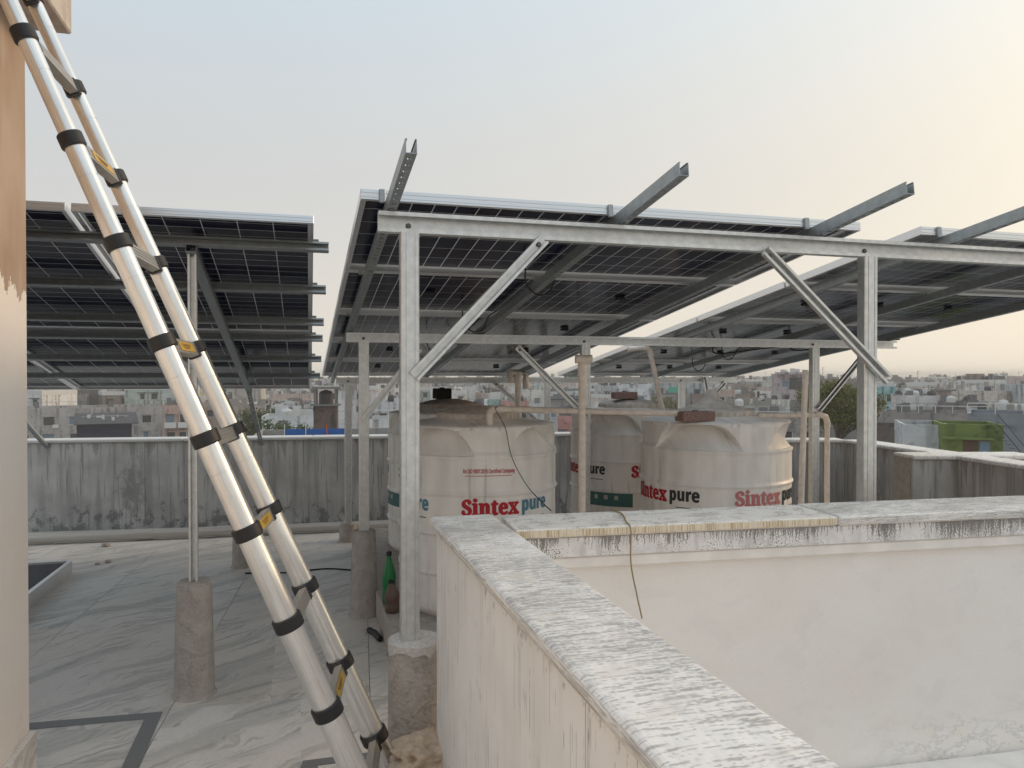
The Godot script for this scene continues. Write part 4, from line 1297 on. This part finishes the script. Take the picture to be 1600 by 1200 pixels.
# ---------------------------------------------------------------- city
# label, x, z of the front's middle, roof height, width, depth, linear wall colour, window rows, columns, extra
const CITY := [
	["long pale grey apartment block with rows of windows at far left", -37.02, -150.81, -4.07, 38.84, 14, Color(0.42, 0.4, 0.39), 3, 10, "ac"],
	["low navy-blue shed under a dark sheet roof", -28.13, -124.39, -5.41, 7.23, 7, Color(0.01, 0.018, 0.05), 0, 0, "shed"],
	["flat dull grey block with bare walls, left of the dark box tower", -56.08, -194.67, -2.67, 15.59, 14, Color(0.26, 0.25, 0.245), 1, 5, ""],
	["dark grey box tower just below the left array's edge", -52.86, -207.27, -1.25, 9.35, 8, Color(0.13, 0.13, 0.135), 0, 0, ""],
	["white house with a yellowish canopy over a dark doorway", -44.68, -210.15, -1.33, 10.77, 12, Color(0.52, 0.49, 0.45), 1, 4, "canopy"],
	["low brown-grey block right of the canopied white house", -37.66, -218.55, -3.70, 8.54, 12, Color(0.24, 0.22, 0.21), 0, 0, ""],
	["pink-cream house with stacked balconies seen left of the ladder", -20.26, -138.79, -3.34, 4.02, 9, Color(0.5, 0.36, 0.31), 3, 2, "balcony"],
	["beige block with a flat roof glimpsed between the ladder rails", -16.03, -160.46, -3.54, 8.76, 12, Color(0.42, 0.34, 0.29), 2, 4, ""],
	["tan two-storey block right of the ladder", -8.95, -139.74, -3.61, 5.98, 10, Color(0.4, 0.34, 0.3), 2, 3, ""],
	["pale pink hall with a long flat roof in the haze", -5.62, -251.05, -4.14, 20.09, 16, Color(0.5, 0.4, 0.36), 0, 0, ""],
	["white roof shed with a grey hatch, left of the canopied tank tower", -0.90, -91.72, -3.09, 6.75, 7, Color(0.62, 0.64, 0.66), 0, 0, "hatch"],
	["plain white stair tower rising right of the canopied tank tower", 5.56, -94.05, -0.23, 2.25, 5, Color(0.62, 0.62, 0.63), 0, 0, ""],
	["bare white parapet box between the two slim posts", 7.06, -62.44, -1.98, 3.57, 6, Color(0.66, 0.66, 0.66), 0, 0, "rail"],
	["white flat-roofed house behind the slanting brace", 11.27, -105.95, -2.01, 5.31, 8, Color(0.6, 0.61, 0.62), 1, 3, "tank"],
	["cream civic hall with tall windows and a round arch", 76.94, -321.21, -2.05, 31.07, 20, Color(0.56, 0.55, 0.5), 0, 0, "civic"],
	["white awning-roofed block above the dusty brown lid", 26.50, -117.22, -3.14, 5.23, 8, Color(0.62, 0.63, 0.64), 1, 4, "tank"],
	["pale green shop house beside the civic hall", 32.69, -123.78, -2.36, 3.79, 9, Color(0.32, 0.46, 0.42), 2, 3, ""],
	["small pink house half hidden by the level pipe", 32.95, -113.32, -2.35, 3.70, 8, Color(0.52, 0.28, 0.25), 1, 3, "tank"],
	["pink-walled house low between the left tank and the tee pipe", 29.70, -80.97, -2.98, 2.47, 7, Color(0.5, 0.27, 0.25), 1, 2, ""],
	["grey house with a dark pitched sheet roof behind the second post", 39.39, -108.37, -1.76, 5.41, 8, Color(0.44, 0.45, 0.46), 1, 4, "shed"],
	["bright white stair tower with one slit window", 42.51, -89.82, 0.57, 3.76, 6, Color(0.66, 0.67, 0.68), 1, 1, "step"],
	["wide grey concrete block in the haze right of the white stair tower", 71.12, -135.76, -2.00, 7.85, 10, Color(0.3, 0.29, 0.28), 2, 5, "green_net"],
	["pale house with salmon front behind the lid cone", 81.35, -132.86, -0.98, 5.23, 9, Color(0.52, 0.4, 0.36), 2, 3, ""],
	["long pale green-grey terrace roof right of the lid cone", 64.59, -96.04, -2.75, 8.15, 9, Color(0.44, 0.45, 0.42), 1, 5, "tank"],
	["brown wooden-looking low house behind the worn-lettered tank", 56.67, -79.57, -3.54, 8.42, 8, Color(0.34, 0.31, 0.29), 1, 4, "rail"],
	["lilac-pink tower block with a dark panel for a recessed top balcony", 106.59, -144.42, 2.16, 7.03, 10, Color(0.5, 0.42, 0.44), 2, 2, "frame"],
	["flat brown-roofed hall right of the bare upright pipe", 118.53, -145.19, 1.00, 11.55, 14, Color(0.28, 0.25, 0.23), 1, 5, ""],
	["dark grey rows of flat roofs behind the tree", 81.42, -99.58, -2.45, 13.89, 10, Color(0.22, 0.21, 0.2), 1, 7, "tank"],
	["turquoise house beside the right big post", 111.18, -122.33, -0.44, 4.13, 9, Color(0.3, 0.56, 0.58), 2, 2, ""],
	["white house crowded with roof tanks right of the turquoise one", 117.44, -124.72, -0.75, 2.65, 9, Color(0.58, 0.57, 0.57), 2, 2, "tank"],
	["long white roof with a row of pale water tanks", 99.35, -101.78, -1.62, 6.76, 9, Color(0.6, 0.58, 0.57), 1, 4, "tanks"],
	["low white box house below the row of pale tanks", 94.47, -95.88, -2.86, 3.70, 8, Color(0.58, 0.55, 0.54), 0, 0, ""],
	["small pink house with overhanging eaves and a flag", 107.17, -104.76, -0.97, 2.95, 7, Color(0.5, 0.38, 0.36), 1, 2, "flag"],
	["dark grey bare block right of the flag house", 95.74, -89.29, -2.35, 4.69, 9, Color(0.17, 0.16, 0.16), 0, 0, "tank"],
	["very long brown-grey market hall on the right skyline", 255.96, -239.30, 0.07, 70.09, 24, Color(0.26, 0.23, 0.22), 0, 0, ""],
	["long white apartment front on the right skyline", 287.39, -261.58, 1.05, 18.70, 14, Color(0.52, 0.49, 0.46), 3, 8, ""],
	["dark brown box on the market hall's right end", 171.32, -148.95, 0.62, 3.98, 8, Color(0.2, 0.16, 0.14), 0, 0, ""],
	["brick-red block at the far right edge under the brown box", 170.45, -138.80, -0.72, 18.83, 12, Color(0.26, 0.2, 0.17), 2, 6, ""],
	["long weathered brown-grey house row at the right", 183.16, -161.18, -2.61, 30.38, 12, Color(0.3, 0.26, 0.24), 2, 8, ""],
	["grey concrete roof block left of the pale grey box", 66.12, -66.50, -2.42, 11.58, 8, Color(0.3, 0.28, 0.27), 1, 6, "rail"],
	["dark brown flat roof house just past the side parapet", 45.62, -49.44, -2.53, 3.24, 7, Color(0.17, 0.14, 0.13), 0, 0, ""],
	["pale grey rendered box behind the side parapet", 38.72, -38.92, -1.55, 2.72, 6, Color(0.5, 0.51, 0.52), 0, 0, ""],
	["lime-green painted stair room with a dark door", 39.76, -36.55, -1.38, 3.25, 4, Color(0.15, 0.195, 0.055), 0, 0, "green"],
	["big plain blue-grey wall at the far right", 50.40, -39.77, -1.14, 10.25, 8, Color(0.25, 0.27, 0.3), 0, 0, "rail"],
	["slate roofed low block with solar heaters behind the blue-grey wall", 89.02, -73.52, -2.73, 11.93, 8, Color(0.4, 0.44, 0.44), 0, 0, "tanks"],
	["grey flat roof next door, just beyond the rear parapet", 1.53, -36.99, -1.36, 7.53, 6, Color(0.33, 0.32, 0.31), 0, 0, "tarp"],
]

var city_mats := {}
var stain: ImageTexture
func city_mat(c: Color) -> StandardMaterial3D:
	var key := c.to_html()
	if not city_mats.has(key):
		var m := tri_mat(stain, Vector3(0.045, 0.045, 0.045), 0.9)
		m.albedo_color = c.linear_to_srgb()
		city_mats[key] = m
	return city_mats[key]

var shapes := {}
func shared_box(s: Vector3, bev := 0.0) -> ArrayMesh:
	var key := "%.3f_%.3f_%.4f" % [s.x, s.y, s.z]
	if not shapes.has(key): shapes[key] = box_mesh(s, bev)
	return shapes[key]

func roof_tank(parent: Node3D, at: Vector3, r: float, h: float, m: Material) -> void:
	var key := "tank_%.1f_%.1f" % [r, h]
	if not shapes.has(key):
		var b := MB.new()
		b.lathe([Vector2(r, 0), Vector2(r, h * 0.75), Vector2(r * 0.7, h * 0.92), Vector2(r * 0.3, h * 0.94), Vector2(r * 0.3, h), Vector2(0, h)], 14)
		shapes[key] = b.mesh()
	part("roof_tank", shapes[key], m, parent, Transform3D(Basis(), at))

func mast(parent: Node3D, at: Vector3, h: float, arms := true) -> void:
	var b := MB.new()
	b.bx(Vector3(0, h / 2, 0), Vector3(0.07, h, 0.07))
	if arms:
		b.bx(Vector3(0.2, h * 0.93, 0), Vector3(0.9, 0.05, 0.05))
		b.bx(Vector3(-0.1, h * 0.82, 0), Vector3(0.6, 0.05, 0.05))
	built("aerial_mast", b, M.city_steel, parent, Transform3D(Basis(), at))

func ring(w: float, d: float, h: float, t: float, y: float) -> MB:
	# parapet round a flat roof; front at z = 0
	var b := MB.new()
	b.bx(Vector3(0, y + h / 2, -t / 2 + 0.03), Vector3(w + 0.06, h, t))
	b.bx(Vector3(0, y + h / 2, -d + t / 2 - 0.03), Vector3(w + 0.06, h, t))
	for s: float in [-1.0, 1.0]:
		b.bx(Vector3(s * (w / 2 - t / 2 + 0.03), y + h / 2, -d / 2), Vector3(t, h, d - t * 2 + 0.05))
	return b

func house(e: Array, idx: int) -> void:
	var w: float = e[4]
	var d: float = e[5]
	var top: float = e[3] - GROUND
	var t := thing("building", e[0], "building", Vector3(e[1], GROUND, e[2]), -0.85 * atan2(e[1], -e[2]) + deg_to_rad(sin(idx * 2.3) * 4.0), "buildings beyond the terrace")
	var m := city_mat(e[6])
	var extra: String = e[9]
	var dist := Vector2(e[1], e[2]).length()
	var wall := MB.new()
	wall.bx(Vector3(0, (top - 0.7) / 2, -d / 2), Vector3(w, top - 0.7, d))
	built("wall", wall, m, t)
	built("roof_parapet", ring(w, d, 0.8, 0.2, top - 0.8), m, t)
	var rs := MB.new()
	rs.bx(Vector3(0, top - 0.68, -d / 2), Vector3(w - 0.3, 0.05, d - 0.3))
	built("roof", rs, M.city_roof, t)
	# windows, each with frame and pane
	for r in int(e[7]):
		for c in int(e[8]):
			var wx: float = w * ((c + 0.5) / e[8] - 0.5) + sin(idx + c * 3.1 + r) * 0.15
			var ws := Vector2(minf(1.5, w / float(e[8]) * 0.55), 1.3)
			var wy := top - 2.3 - r * 3.0
			if (c * 5 + r * 3 + idx) % 7 == 3: ws.x *= 0.6
			var f := part("window", shared_box(Vector3(ws.x + 0.16, ws.y + 0.16, 0.10), 0.0), M.city_trim if (c + idx) % 3 else M.city_steel, t, Transform3D(Basis(), Vector3(wx, wy, 0.02)))
			part("pane", shared_box(Vector3(ws.x, ws.y, 0.06)), M.city_glass if (c + r) % 4 else M.city_blue, f, Transform3D(Basis(), Vector3(0, 0, 0.035)))
			part("sunshade", shared_box(Vector3(ws.x + 0.5, 0.10, 0.6)), m, t, Transform3D(Basis(), Vector3(wx, wy + ws.y / 2 + 0.22, 0.28)))
			if extra == "balcony":
				part("balcony", shared_box(Vector3(w * 0.46, 0.9, 0.9)), M.city_trim, t, Transform3D(Basis(), Vector3(wx, wy - 1.1, 0.45)))
			if extra == "ac" and (c + r) % 3 == 0:
				part("air_conditioner", shared_box(Vector3(0.9, 0.6, 0.4)), M.city_trim, t, Transform3D(Basis(), Vector3(wx + 1.0, wy - 0.9, 0.22)))
	match extra:
		"shed":
			var b := MB.new()
			var x := Transform3D(Basis(Vector3.RIGHT, 0.16), Vector3(0.3, top + 0.55, -d * 0.4))
			b.box(x, Vector3(w * 1.18, 0.12, d * 1.15))
			built("sheet_roof", b, M.city_dark, t)
			for s in 5:
				var pb := MB.new()
				pb.bx(Vector3(w * (s / 4.0 - 0.5) * 1.05 + 0.2, top + 0.2, 0.1), Vector3(0.12, 0.75, 0.12))
				built("roof_prop", pb, M.city_steel, t)
		"canopy":
			part("canopy", shared_box(Vector3(w * 0.34, 0.35, 2.2)), M.city_yellow, t, Transform3D(Basis(), Vector3(w * 0.15, top - 2.4, 1.0)))
			part("door", shared_box(Vector3(1.6, 2.4, 0.2)), M.city_dark, t, Transform3D(Basis(), Vector3(w * 0.12, top - 4.0, 0.03)))
		"hatch":
			part("hatch", shared_box(Vector3(1.1, 0.8, 0.1)), M.city_steel, t, Transform3D(Basis(), Vector3(-1.0, top - 0.9, 0.06)))
			roof_tank(t, Vector3(-0.8, top - 0.66, -3.0), 0.7, 1.5, M.city_trim)
		"civic":
			for c in 14:
				if c in [6, 7]: continue
				part("window", shared_box(Vector3(0.9, 4.4, 0.3)), M.city_glass, t, Transform3D(Basis(), Vector3(w * ((c + 0.5) / 14.0 - 0.5), top - 4.2, 0.05)))
				part("pilaster", shared_box(Vector3(0.5, 5.6, 0.5)), M.city_trim, t, Transform3D(Basis(), Vector3(w * ((c + 1.0) / 14.0 - 0.5), top - 4.0, 0.2)))
			var ar := MB.new()
			ar.lathe([Vector2(0, 0), Vector2(2.1, 0), Vector2(2.1, 0.4), Vector2(0, 0.4)], 24, Transform3D(Basis(Vector3.RIGHT, PI / 2), Vector3(0, top - 4.4, 0.0)))
			built("arch", ar, M.city_glass, t)
			part("cornice", shared_box(Vector3(w * 1.03, 0.7, 1.2)), M.city_trim, t, Transform3D(Basis(), Vector3(0, top - 0.9, 0.2)))
		"step":
			part("lower_block", shared_box(Vector3(w * 0.8, top - 2.6, d)), m, t, Transform3D(Basis(), Vector3(w * 0.35, (top - 2.6) / 2, 1.2)))
		"green_net":
			part("shade_net", shared_box(Vector3(2.2, 1.1, 0.1)), M.city_green, t, Transform3D(Basis(), Vector3(1.0, top + 0.9, -1.0)))
			part("sheet_roof", shared_box(Vector3(w * 0.7, 0.15, 4.0)), M.city_dark, t, Transform3D(Basis(), Vector3(-1.0, top + 0.05, -2.0)))
		"frame":
			part("top_frame", shared_box(Vector3(w * 1.1, 0.5, 2.0)), m, t, Transform3D(Basis(), Vector3(0, top + 0.1, 0.4)))
			part("recess_shade_panel", shared_box(Vector3(w * 0.55, 2.6, 0.2)), M.city_dark, t, Transform3D(Basis(), Vector3(w * 0.14, top - 2.2, 0.03)))  # dark panel on the wall; the shade of a recess is its colour
		"tank":
			roof_tank(t, Vector3(w * 0.2, top - 0.66, -d * 0.4), 0.65, 1.6, M.city_dark)
			roof_tank(t, Vector3(-w * 0.25, top - 0.66, -d * 0.5), 0.65, 1.6, M.city_trim)
		"tanks":
			for k in 5:
				roof_tank(t, Vector3(w * ((k + 0.5) / 5.0 - 0.5 + 0.06 * sin(k * 2.7)), top - 0.66, -d * (0.3 + 0.25 * (k % 2))), 0.55 + 0.2 * (k % 3) * 0.5, 1.5 + 0.4 * ((k * 3) % 2), M.city_trim if k % 4 else M.city_dark)
		"rail":
			var b := MB.new()
			b.bx(Vector3(0, top + 0.75, -0.1), Vector3(w, 0.07, 0.07))
			var k := int(w / 1.6)
			for i in k + 1:
				b.bx(Vector3(w * (float(i) / k - 0.5), top + 0.37, -0.1), Vector3(0.06, 0.75, 0.06))
			built("roof_railing", b, M.city_trim, t)
		"flag":
			part("eaves", shared_box(Vector3(w * 1.5, 0.3, d * 1.1)), M.city_steel, t, Transform3D(Basis(), Vector3(0, top + 0.15, -d * 0.45)))
			var ml := 2.2
			mast(t, Vector3(w * 0.35, top - 3.4, 0.8), ml, false)
			var fg := MB.new()
			fg.extrude(PackedVector2Array([Vector2(0, 0), Vector2(0.9, 0.25), Vector2(0.1, 1.1)]), -0.02, 0.02)
			built("flag", fg, M.city_orange, t, Transform3D(Basis(), Vector3(w * 0.35 - 0.5, top - 2.4, 0.85)))
		"green":
			part("lintel", shared_box(Vector3(w * 0.84, 0.12, 0.5)), m, t, Transform3D(Basis(), Vector3(-w * 0.08, top - 0.86, 0.25)))
			part("door", shared_box(Vector3(0.75, 1.9, 0.06)), M.city_brown, t, Transform3D(Basis(), Vector3(-0.1, top - 1.86, 0.03)))
			var wn := part("window", shared_box(Vector3(0.6, 0.8, 0.06)), M.city_steel, t, Transform3D(Basis(), Vector3(0.65, top - 1.4, 0.03)))
			part("pane", shared_box(Vector3(0.5, 0.7, 0.03)), M.city_blue, wn, Transform3D(Basis(), Vector3(0, 0, 0.03)))
			# iron stair at the right end
			var st := MB.new()
			for k in 9:
				st.bx(Vector3(w * 0.36 + k * 0.16, top - 0.25 - k * 0.22, 0.5), Vector3(0.2, 0.03, 0.7))
			st.box(Transform3D(Basis(Vector3(0, 0, 1), -0.94), Vector3(w * 0.36 + 0.7, top - 0.9, 0.85)), Vector3(2.5, 0.05, 0.04))
			st.box(Transform3D(Basis(Vector3(0, 0, 1), -0.94), Vector3(w * 0.36 + 0.7, top - 0.3, 0.85)), Vector3(2.5, 0.04, 0.03))
			built("iron_stair", st, M.city_dark, t)
		"tarp":
			# blue sheeting on posts along the roof edge
			for k in 3:
				part("blue_sheet", shared_box(Vector3(0.95, 0.30, 0.03)), M.city_tarp, t, Transform3D(Basis(), Vector3(-1.75 + k * 0.98, top + 0.24, -0.4)))
			for k in 4:
				part("sheet_post", shared_box(Vector3(0.04, 0.65, 0.04)), M.city_orange if k == 2 else M.city_trim, t, Transform3D(Basis(), Vector3(-2.25 + k * 0.98, top + 0.30, -0.36)))
	if dist > 75.0:
		rng.seed = idx + 400
		var cl := MB.new()
		for k in 9:
			var ch := rng.randf_range(0.3, 1.5)
			cl.bx(Vector3(w * rng.randf_range(-0.45, 0.45), top - 0.2 + ch / 2, -d * rng.randf_range(0.1, 0.8)), Vector3(rng.randf_range(0.08, 1.3), ch, 0.25))
		cl.bx(Vector3(0, top + 0.9, -d * 0.5), Vector3(w * 0.8, 0.04, 0.04))
		for k in 4: cl.bx(Vector3(w * (k / 3.0 - 0.5) * 0.8, top + 0.35, -d * 0.5), Vector3(0.06, 1.1, 0.06))
		built("roof_clutter", cl, [M.city_steel, M.city_trim, M.city_roof][idx % 3], t).set_meta("kind", "stuff")
	if idx % 2 == 0 and dist > 70.0:
		mast(t, Vector3(w * 0.3, top - 0.66, -d * 0.5), 2.4 + (idx % 5) * 0.5)

func make_city() -> void:
	var n2 := noise(0.02, 4, 31)
	stain = paint(384, 384, func(x, y):
		var g: float = n2.get_noise_2d(x * 0.7, y * 0.7)
		var s: float = n2.get_noise_2d(x * 2.2 + 90.0, y * 0.3)
		var c := 0.92 + g * 0.34 - 0.42 * ss(0.08, 0.5, s) - 0.3 * ss(0.3, 0.45, n2.get_noise_2d(x * 3.0, y * 3.0 + 40.0))
		return Color(c, c, c))
	M.city_roof = mat(lin(0.30, 0.28, 0.26), 0.95)
	M.city_trim = mat(lin(0.60, 0.60, 0.59), 0.8)
	M.city_steel = mat(lin(0.16, 0.16, 0.165), 0.6)
	M.city_dark = mat(lin(0.045, 0.045, 0.05), 0.7)
	M.city_glass = mat(lin(0.03, 0.034, 0.04), 0.2)
	M.city_blue = mat(lin(0.12, 0.20, 0.27), 0.3)
	M.city_yellow = mat(lin(0.55, 0.44, 0.24), 0.9)
	M.city_green = mat(lin(0.10, 0.42, 0.30), 0.9)
	M.city_brown = mat(lin(0.10, 0.055, 0.04), 0.8)
	M.city_orange = mat(lin(0.62, 0.10, 0.03), 0.8)
	M.city_tarp = mat(lin(0.015, 0.10, 0.34), 0.6)
	var g := MB.new()
	g.quad(Vector3(-900, GROUND, 300), Vector3(900, GROUND, 300), Vector3(900, GROUND, -1000), Vector3(-900, GROUND, -1000))
	structure("ground", g, M.ground, "dusty ground of the city far below")
	# the house that carries the terrace
	var own := MB.new()
	own.bx(Vector3(-0.1, (GROUND - 0.34) / 2, -3.6), Vector3(12.4, -GROUND - 0.34, 11.0))
	tag(built("house_block", own, city_mat(Color(0.5, 0.47, 0.43)), self), "building under the roof terrace, its walls below the view", "building")
	for i in CITY.size():
		house(CITY[i], i)
	# canopied tank tower
	var t := thing("tank_tower", "brown roof tower with a black tank under a concrete canopy on four pillars", "tower", Vector3(2.28, GROUND, -72.1), deg_to_rad(-6.0))
	var base := -3.45 - GROUND
	var gy := -1.20 - GROUND
	var tw := MB.new()
	tw.bx(Vector3(0, gy / 2, -1.1), Vector3(2.15, gy, 2.2))
	built("tower_wall", tw, city_mat(Color(0.13, 0.095, 0.085)), t)
	part("ledge", shared_box(Vector3(2.7, 0.14, 2.8)), M.city_steel, t, Transform3D(Basis(), Vector3(0, gy + 0.08, -1.1)))
	for sx: float in [-1.0, 1.0]:
		for sz: float in [0.1, -2.2]:
			part("pillar", shared_box(Vector3(0.16, 1.45, 0.16)), M.city_steel, t, Transform3D(Basis(), Vector3(sx * 0.95, gy + 0.85, sz - 0.05)))
	var cp := MB.new()
	cp.extrude(PackedVector2Array([Vector2(-1.55, 0), Vector2(1.55, 0), Vector2(1.35, 0.22), Vector2(-1.35, 0.22)]), -2.7, 0.5)
	built("canopy", cp, city_mat(Color(0.20, 0.19, 0.18)), t, Transform3D(Basis(), Vector3(0, gy + 1.58, 0)))
	roof_tank(t, Vector3(0, gy + 0.15, -1.1), 0.66, 1.35, M.city_dark)
	# hazy far houses filling the plain
	rng.seed = 77
	var pal := [Color(0.62, 0.61, 0.60), Color(0.72, 0.72, 0.71), Color(0.50, 0.45, 0.41), Color(0.36, 0.345, 0.335), Color(0.55, 0.45, 0.42), Color(0.48, 0.51, 0.53), Color(0.28, 0.225, 0.195), Color(0.68, 0.66, 0.61), Color(0.50, 0.55, 0.51), Color(0.60, 0.54, 0.49)]
	var tint := ["pale grey", "whitish", "tan", "grey", "pinkish", "blue-grey", "brick-brown", "cream", "pale green", "beige"]
	var ca := deg_to_rad(15.82)
	for i in 285:
		var az := ca + deg_to_rad(lerpf(-38.0, 40.0, fposmod(i * 0.61803, 1.0)))
		var D := 175.0 + pow(rng.randf(), 1.4) * 480.0
		var p := Vector3(sin(az) * D, GROUND, -cos(az) * D)
		var yp := rng.randf_range(0.0, 1.0)
		var top := minf(rng.randf_range(-7.5, -0.5) + D * 0.006, 1.56 - (0.004 - 0.012 * pow(yp, 5.0)) * D) - GROUND
		var w := rng.randf_range(6.0, 15.0)
		var d := rng.randf_range(7.0, 12.0)
		var pi := rng.randi() % pal.size()
		var t2 := thing("far_house", "hazy %s flat-roofed house in the crowded city beyond the terrace" % tint[pi], "building", p, deg_to_rad(-5.0 + rng.randf_range(-25.0, 25.0)), "hazy far houses")
		var m := city_mat(pal[pi])
		var wall := MB.new()
		wall.bx(Vector3(0, (top - 0.7) / 2, -d / 2), Vector3(w, top - 0.7, d))
		built("wall", wall, m, t2)
		built("roof_parapet", ring(w, d, 0.9, 0.25, top - 0.8), m if i % 3 else M.city_trim, t2)
		if i % 2 == 0:
			var sr := MB.new()
			sr.bx(Vector3(w * rng.randf_range(-0.3, 0.3), top + 0.4, -d * 0.6), Vector3(3.0, 2.4, 3.0))
			built("stair_room", sr, city_mat(pal[(i * 7) % pal.size()]), t2)
		for k in rng.randi() % 3:
			roof_tank(t2, Vector3(w * rng.randf_range(-0.4, 0.4), top - 0.66, -d * rng.randf_range(0.2, 0.5)), 0.7, 1.7, M.city_dark if rng.randf() < 0.5 else M.city_trim)
		if rng.randf() < 0.7:
			mast(t2, Vector3(w * rng.randf_range(-0.4, 0.4), top - 0.66, -d * 0.4), rng.randf_range(2.0, 5.5))
		var wn := MB.new()
		var cols := int(w / 2.6)
		for r in 3:
			for c in cols:
				if rng.randf() < 0.25: continue
				wn.bx(Vector3(w * ((c + 0.5) / cols - 0.5), top - 2.3 - r * 3.0, 0.0), Vector3(rng.randf_range(0.8, 1.6), 1.3, 0.12))
				if rng.randf() < 0.5:
					wn.bx(Vector3(w * ((c + 0.5) / cols - 0.5), top - 1.45 - r * 3.0, 0.3), Vector3(2.0, 0.12, 0.6))
		# washing lines, sheds and railings on the roof, too small to pick apart
		var cl := MB.new()
		for k in 7:
			var cx := w * rng.randf_range(-0.45, 0.45)
			var ch := rng.randf_range(0.4, 1.8)
			cl.bx(Vector3(cx, top - 0.1 + ch / 2, -d * rng.randf_range(0.05, 0.8)), Vector3(rng.randf_range(0.1, 1.6), ch, 0.3))
		cl.bx(Vector3(0, top + 1.0, -d * 0.3), Vector3(w * 0.9, 0.05, 0.05))
		for k in 5: cl.bx(Vector3(w * (k / 4.0 - 0.5) * 0.9, top + 0.45, -d * 0.3), Vector3(0.06, 1.2, 0.06))
		built("roof_clutter", cl, [M.city_steel, M.city_trim, M.city_dark, M.city_roof][i % 4], t2).set_meta("kind", "stuff")
		if wn.v.size():
			built("far_windows", wn, M.city_glass, t2).set_meta("kind", "stuff")

# ---------------------------------------------------------------- trees
func make_tree(label: String, at: Vector3, h: float, r: float, leaves: int, leaf: float, c: Color, sd: int) -> void:
	var t := thing("tree", label, "tree", at, 0.0, "trees among the houses")
	rng.seed = sd
	var tr := MB.new()
	var base := h - r * 1.9
	tr.tube([Vector3.ZERO, Vector3(0.1, base * 0.5, 0), Vector3(0.0, base, 0.1), Vector3(0.1, h - r * 0.7, 0)], [0.03 * h, 0.024 * h, 0.018 * h, 0.006 * h], 8)
	var tips := []
	for k in 16:
		var a := k * 2.4
		var e := Vector3(cos(a), rng.randf_range(-0.35, 0.95), sin(a)) * r * rng.randf_range(0.55, 0.95)
		var s := Vector3(0, base + rng.randf() * (h - r * 0.8 - base), 0)
		var tip := Vector3(0, h - r * 0.95, 0) + e
		tr.tube([s, s.lerp(tip, 0.5) + Vector3(0, -0.1, 0), tip], [0.01 * h, 0.006 * h, 0.002 * h], 5)
		tips.append(tip)
	built("trunk", tr, M.bark, t)
	var cr := MB.new()
	for i in leaves:
		var q: Vector3 = tips[rng.randi() % tips.size()]
		var off := Vector3(rng.randfn(), rng.randfn() * 0.8, rng.randfn()) * r * 0.20
		var p := q + off
		var ax := Vector3(rng.randf() - 0.5, rng.randf() - 0.5, rng.randf() - 0.5).normalized()
		var b := Basis(ax, rng.randf() * TAU)
		var s := leaf * rng.randf_range(0.6, 1.3)
		cr.quad(p + b * Vector3(-s * 0.5, 0, 0), p + b * Vector3(0, 0, s * 0.9), p + b * Vector3(s * 0.5, 0, 0), p + b * Vector3(0, s * 0.15, -s * 0.9))
	var m := mat(c.linear_to_srgb(), 0.7)
	m.backlight_enabled = true
	m.backlight = Color(c.r * 0.6, c.g * 0.6, c.b * 0.4).linear_to_srgb()
	m.cull_mode = BaseMaterial3D.CULL_DISABLED
	built("crown", cr, m, t)

func make_trees() -> void:
	M.bark = mat(lin(0.10, 0.075, 0.055), 0.95)
	make_tree("yellow-green tree growing between the two right posts", Vector3(43.0, GROUND, -52.3), 14.3, 2.6, 9000, 0.16, Color(0.10, 0.105, 0.022), 5)
	make_tree("dark green tree top beside the white roof shed at left", Vector3(-4.97, GROUND, -105.3), 10.6, 2.6, 3500, 0.24, Color(0.055, 0.075, 0.025), 6)
	make_tree("bushy green tree behind the pale tanks at the right", Vector3(129.8, GROUND, -129.5), 10.5, 4.2, 3500, 0.4, Color(0.06, 0.075, 0.03), 7)
	make_tree("olive tree crown showing above the right tank lid", Vector3(50.1, GROUND, -84.5), 10.4, 3.4, 4500, 0.3, Color(0.085, 0.09, 0.035), 8)
	make_tree("pale dusty tree behind the red-brown brick", Vector3(64.6, GROUND, -127.2), 11.5, 4.0, 3500, 0.4, Color(0.10, 0.10, 0.05), 9)
	make_tree("low green shrub tree left of the canopied tank tower", Vector3(-1.16, GROUND, -62.7), 11.5, 1.5, 2500, 0.14, Color(0.05, 0.075, 0.02), 10)

func _ready() -> void:
	make_camera_and_light()
	make_materials()
	make_terrace()
	make_near_walls()
	make_rear_parapet()
	make_house()
	make_city()
	make_trees()
	make_main_array()
	make_left_array()
	make_tanks()
	make_pipes()
	make_ladder()
	make_clutter()
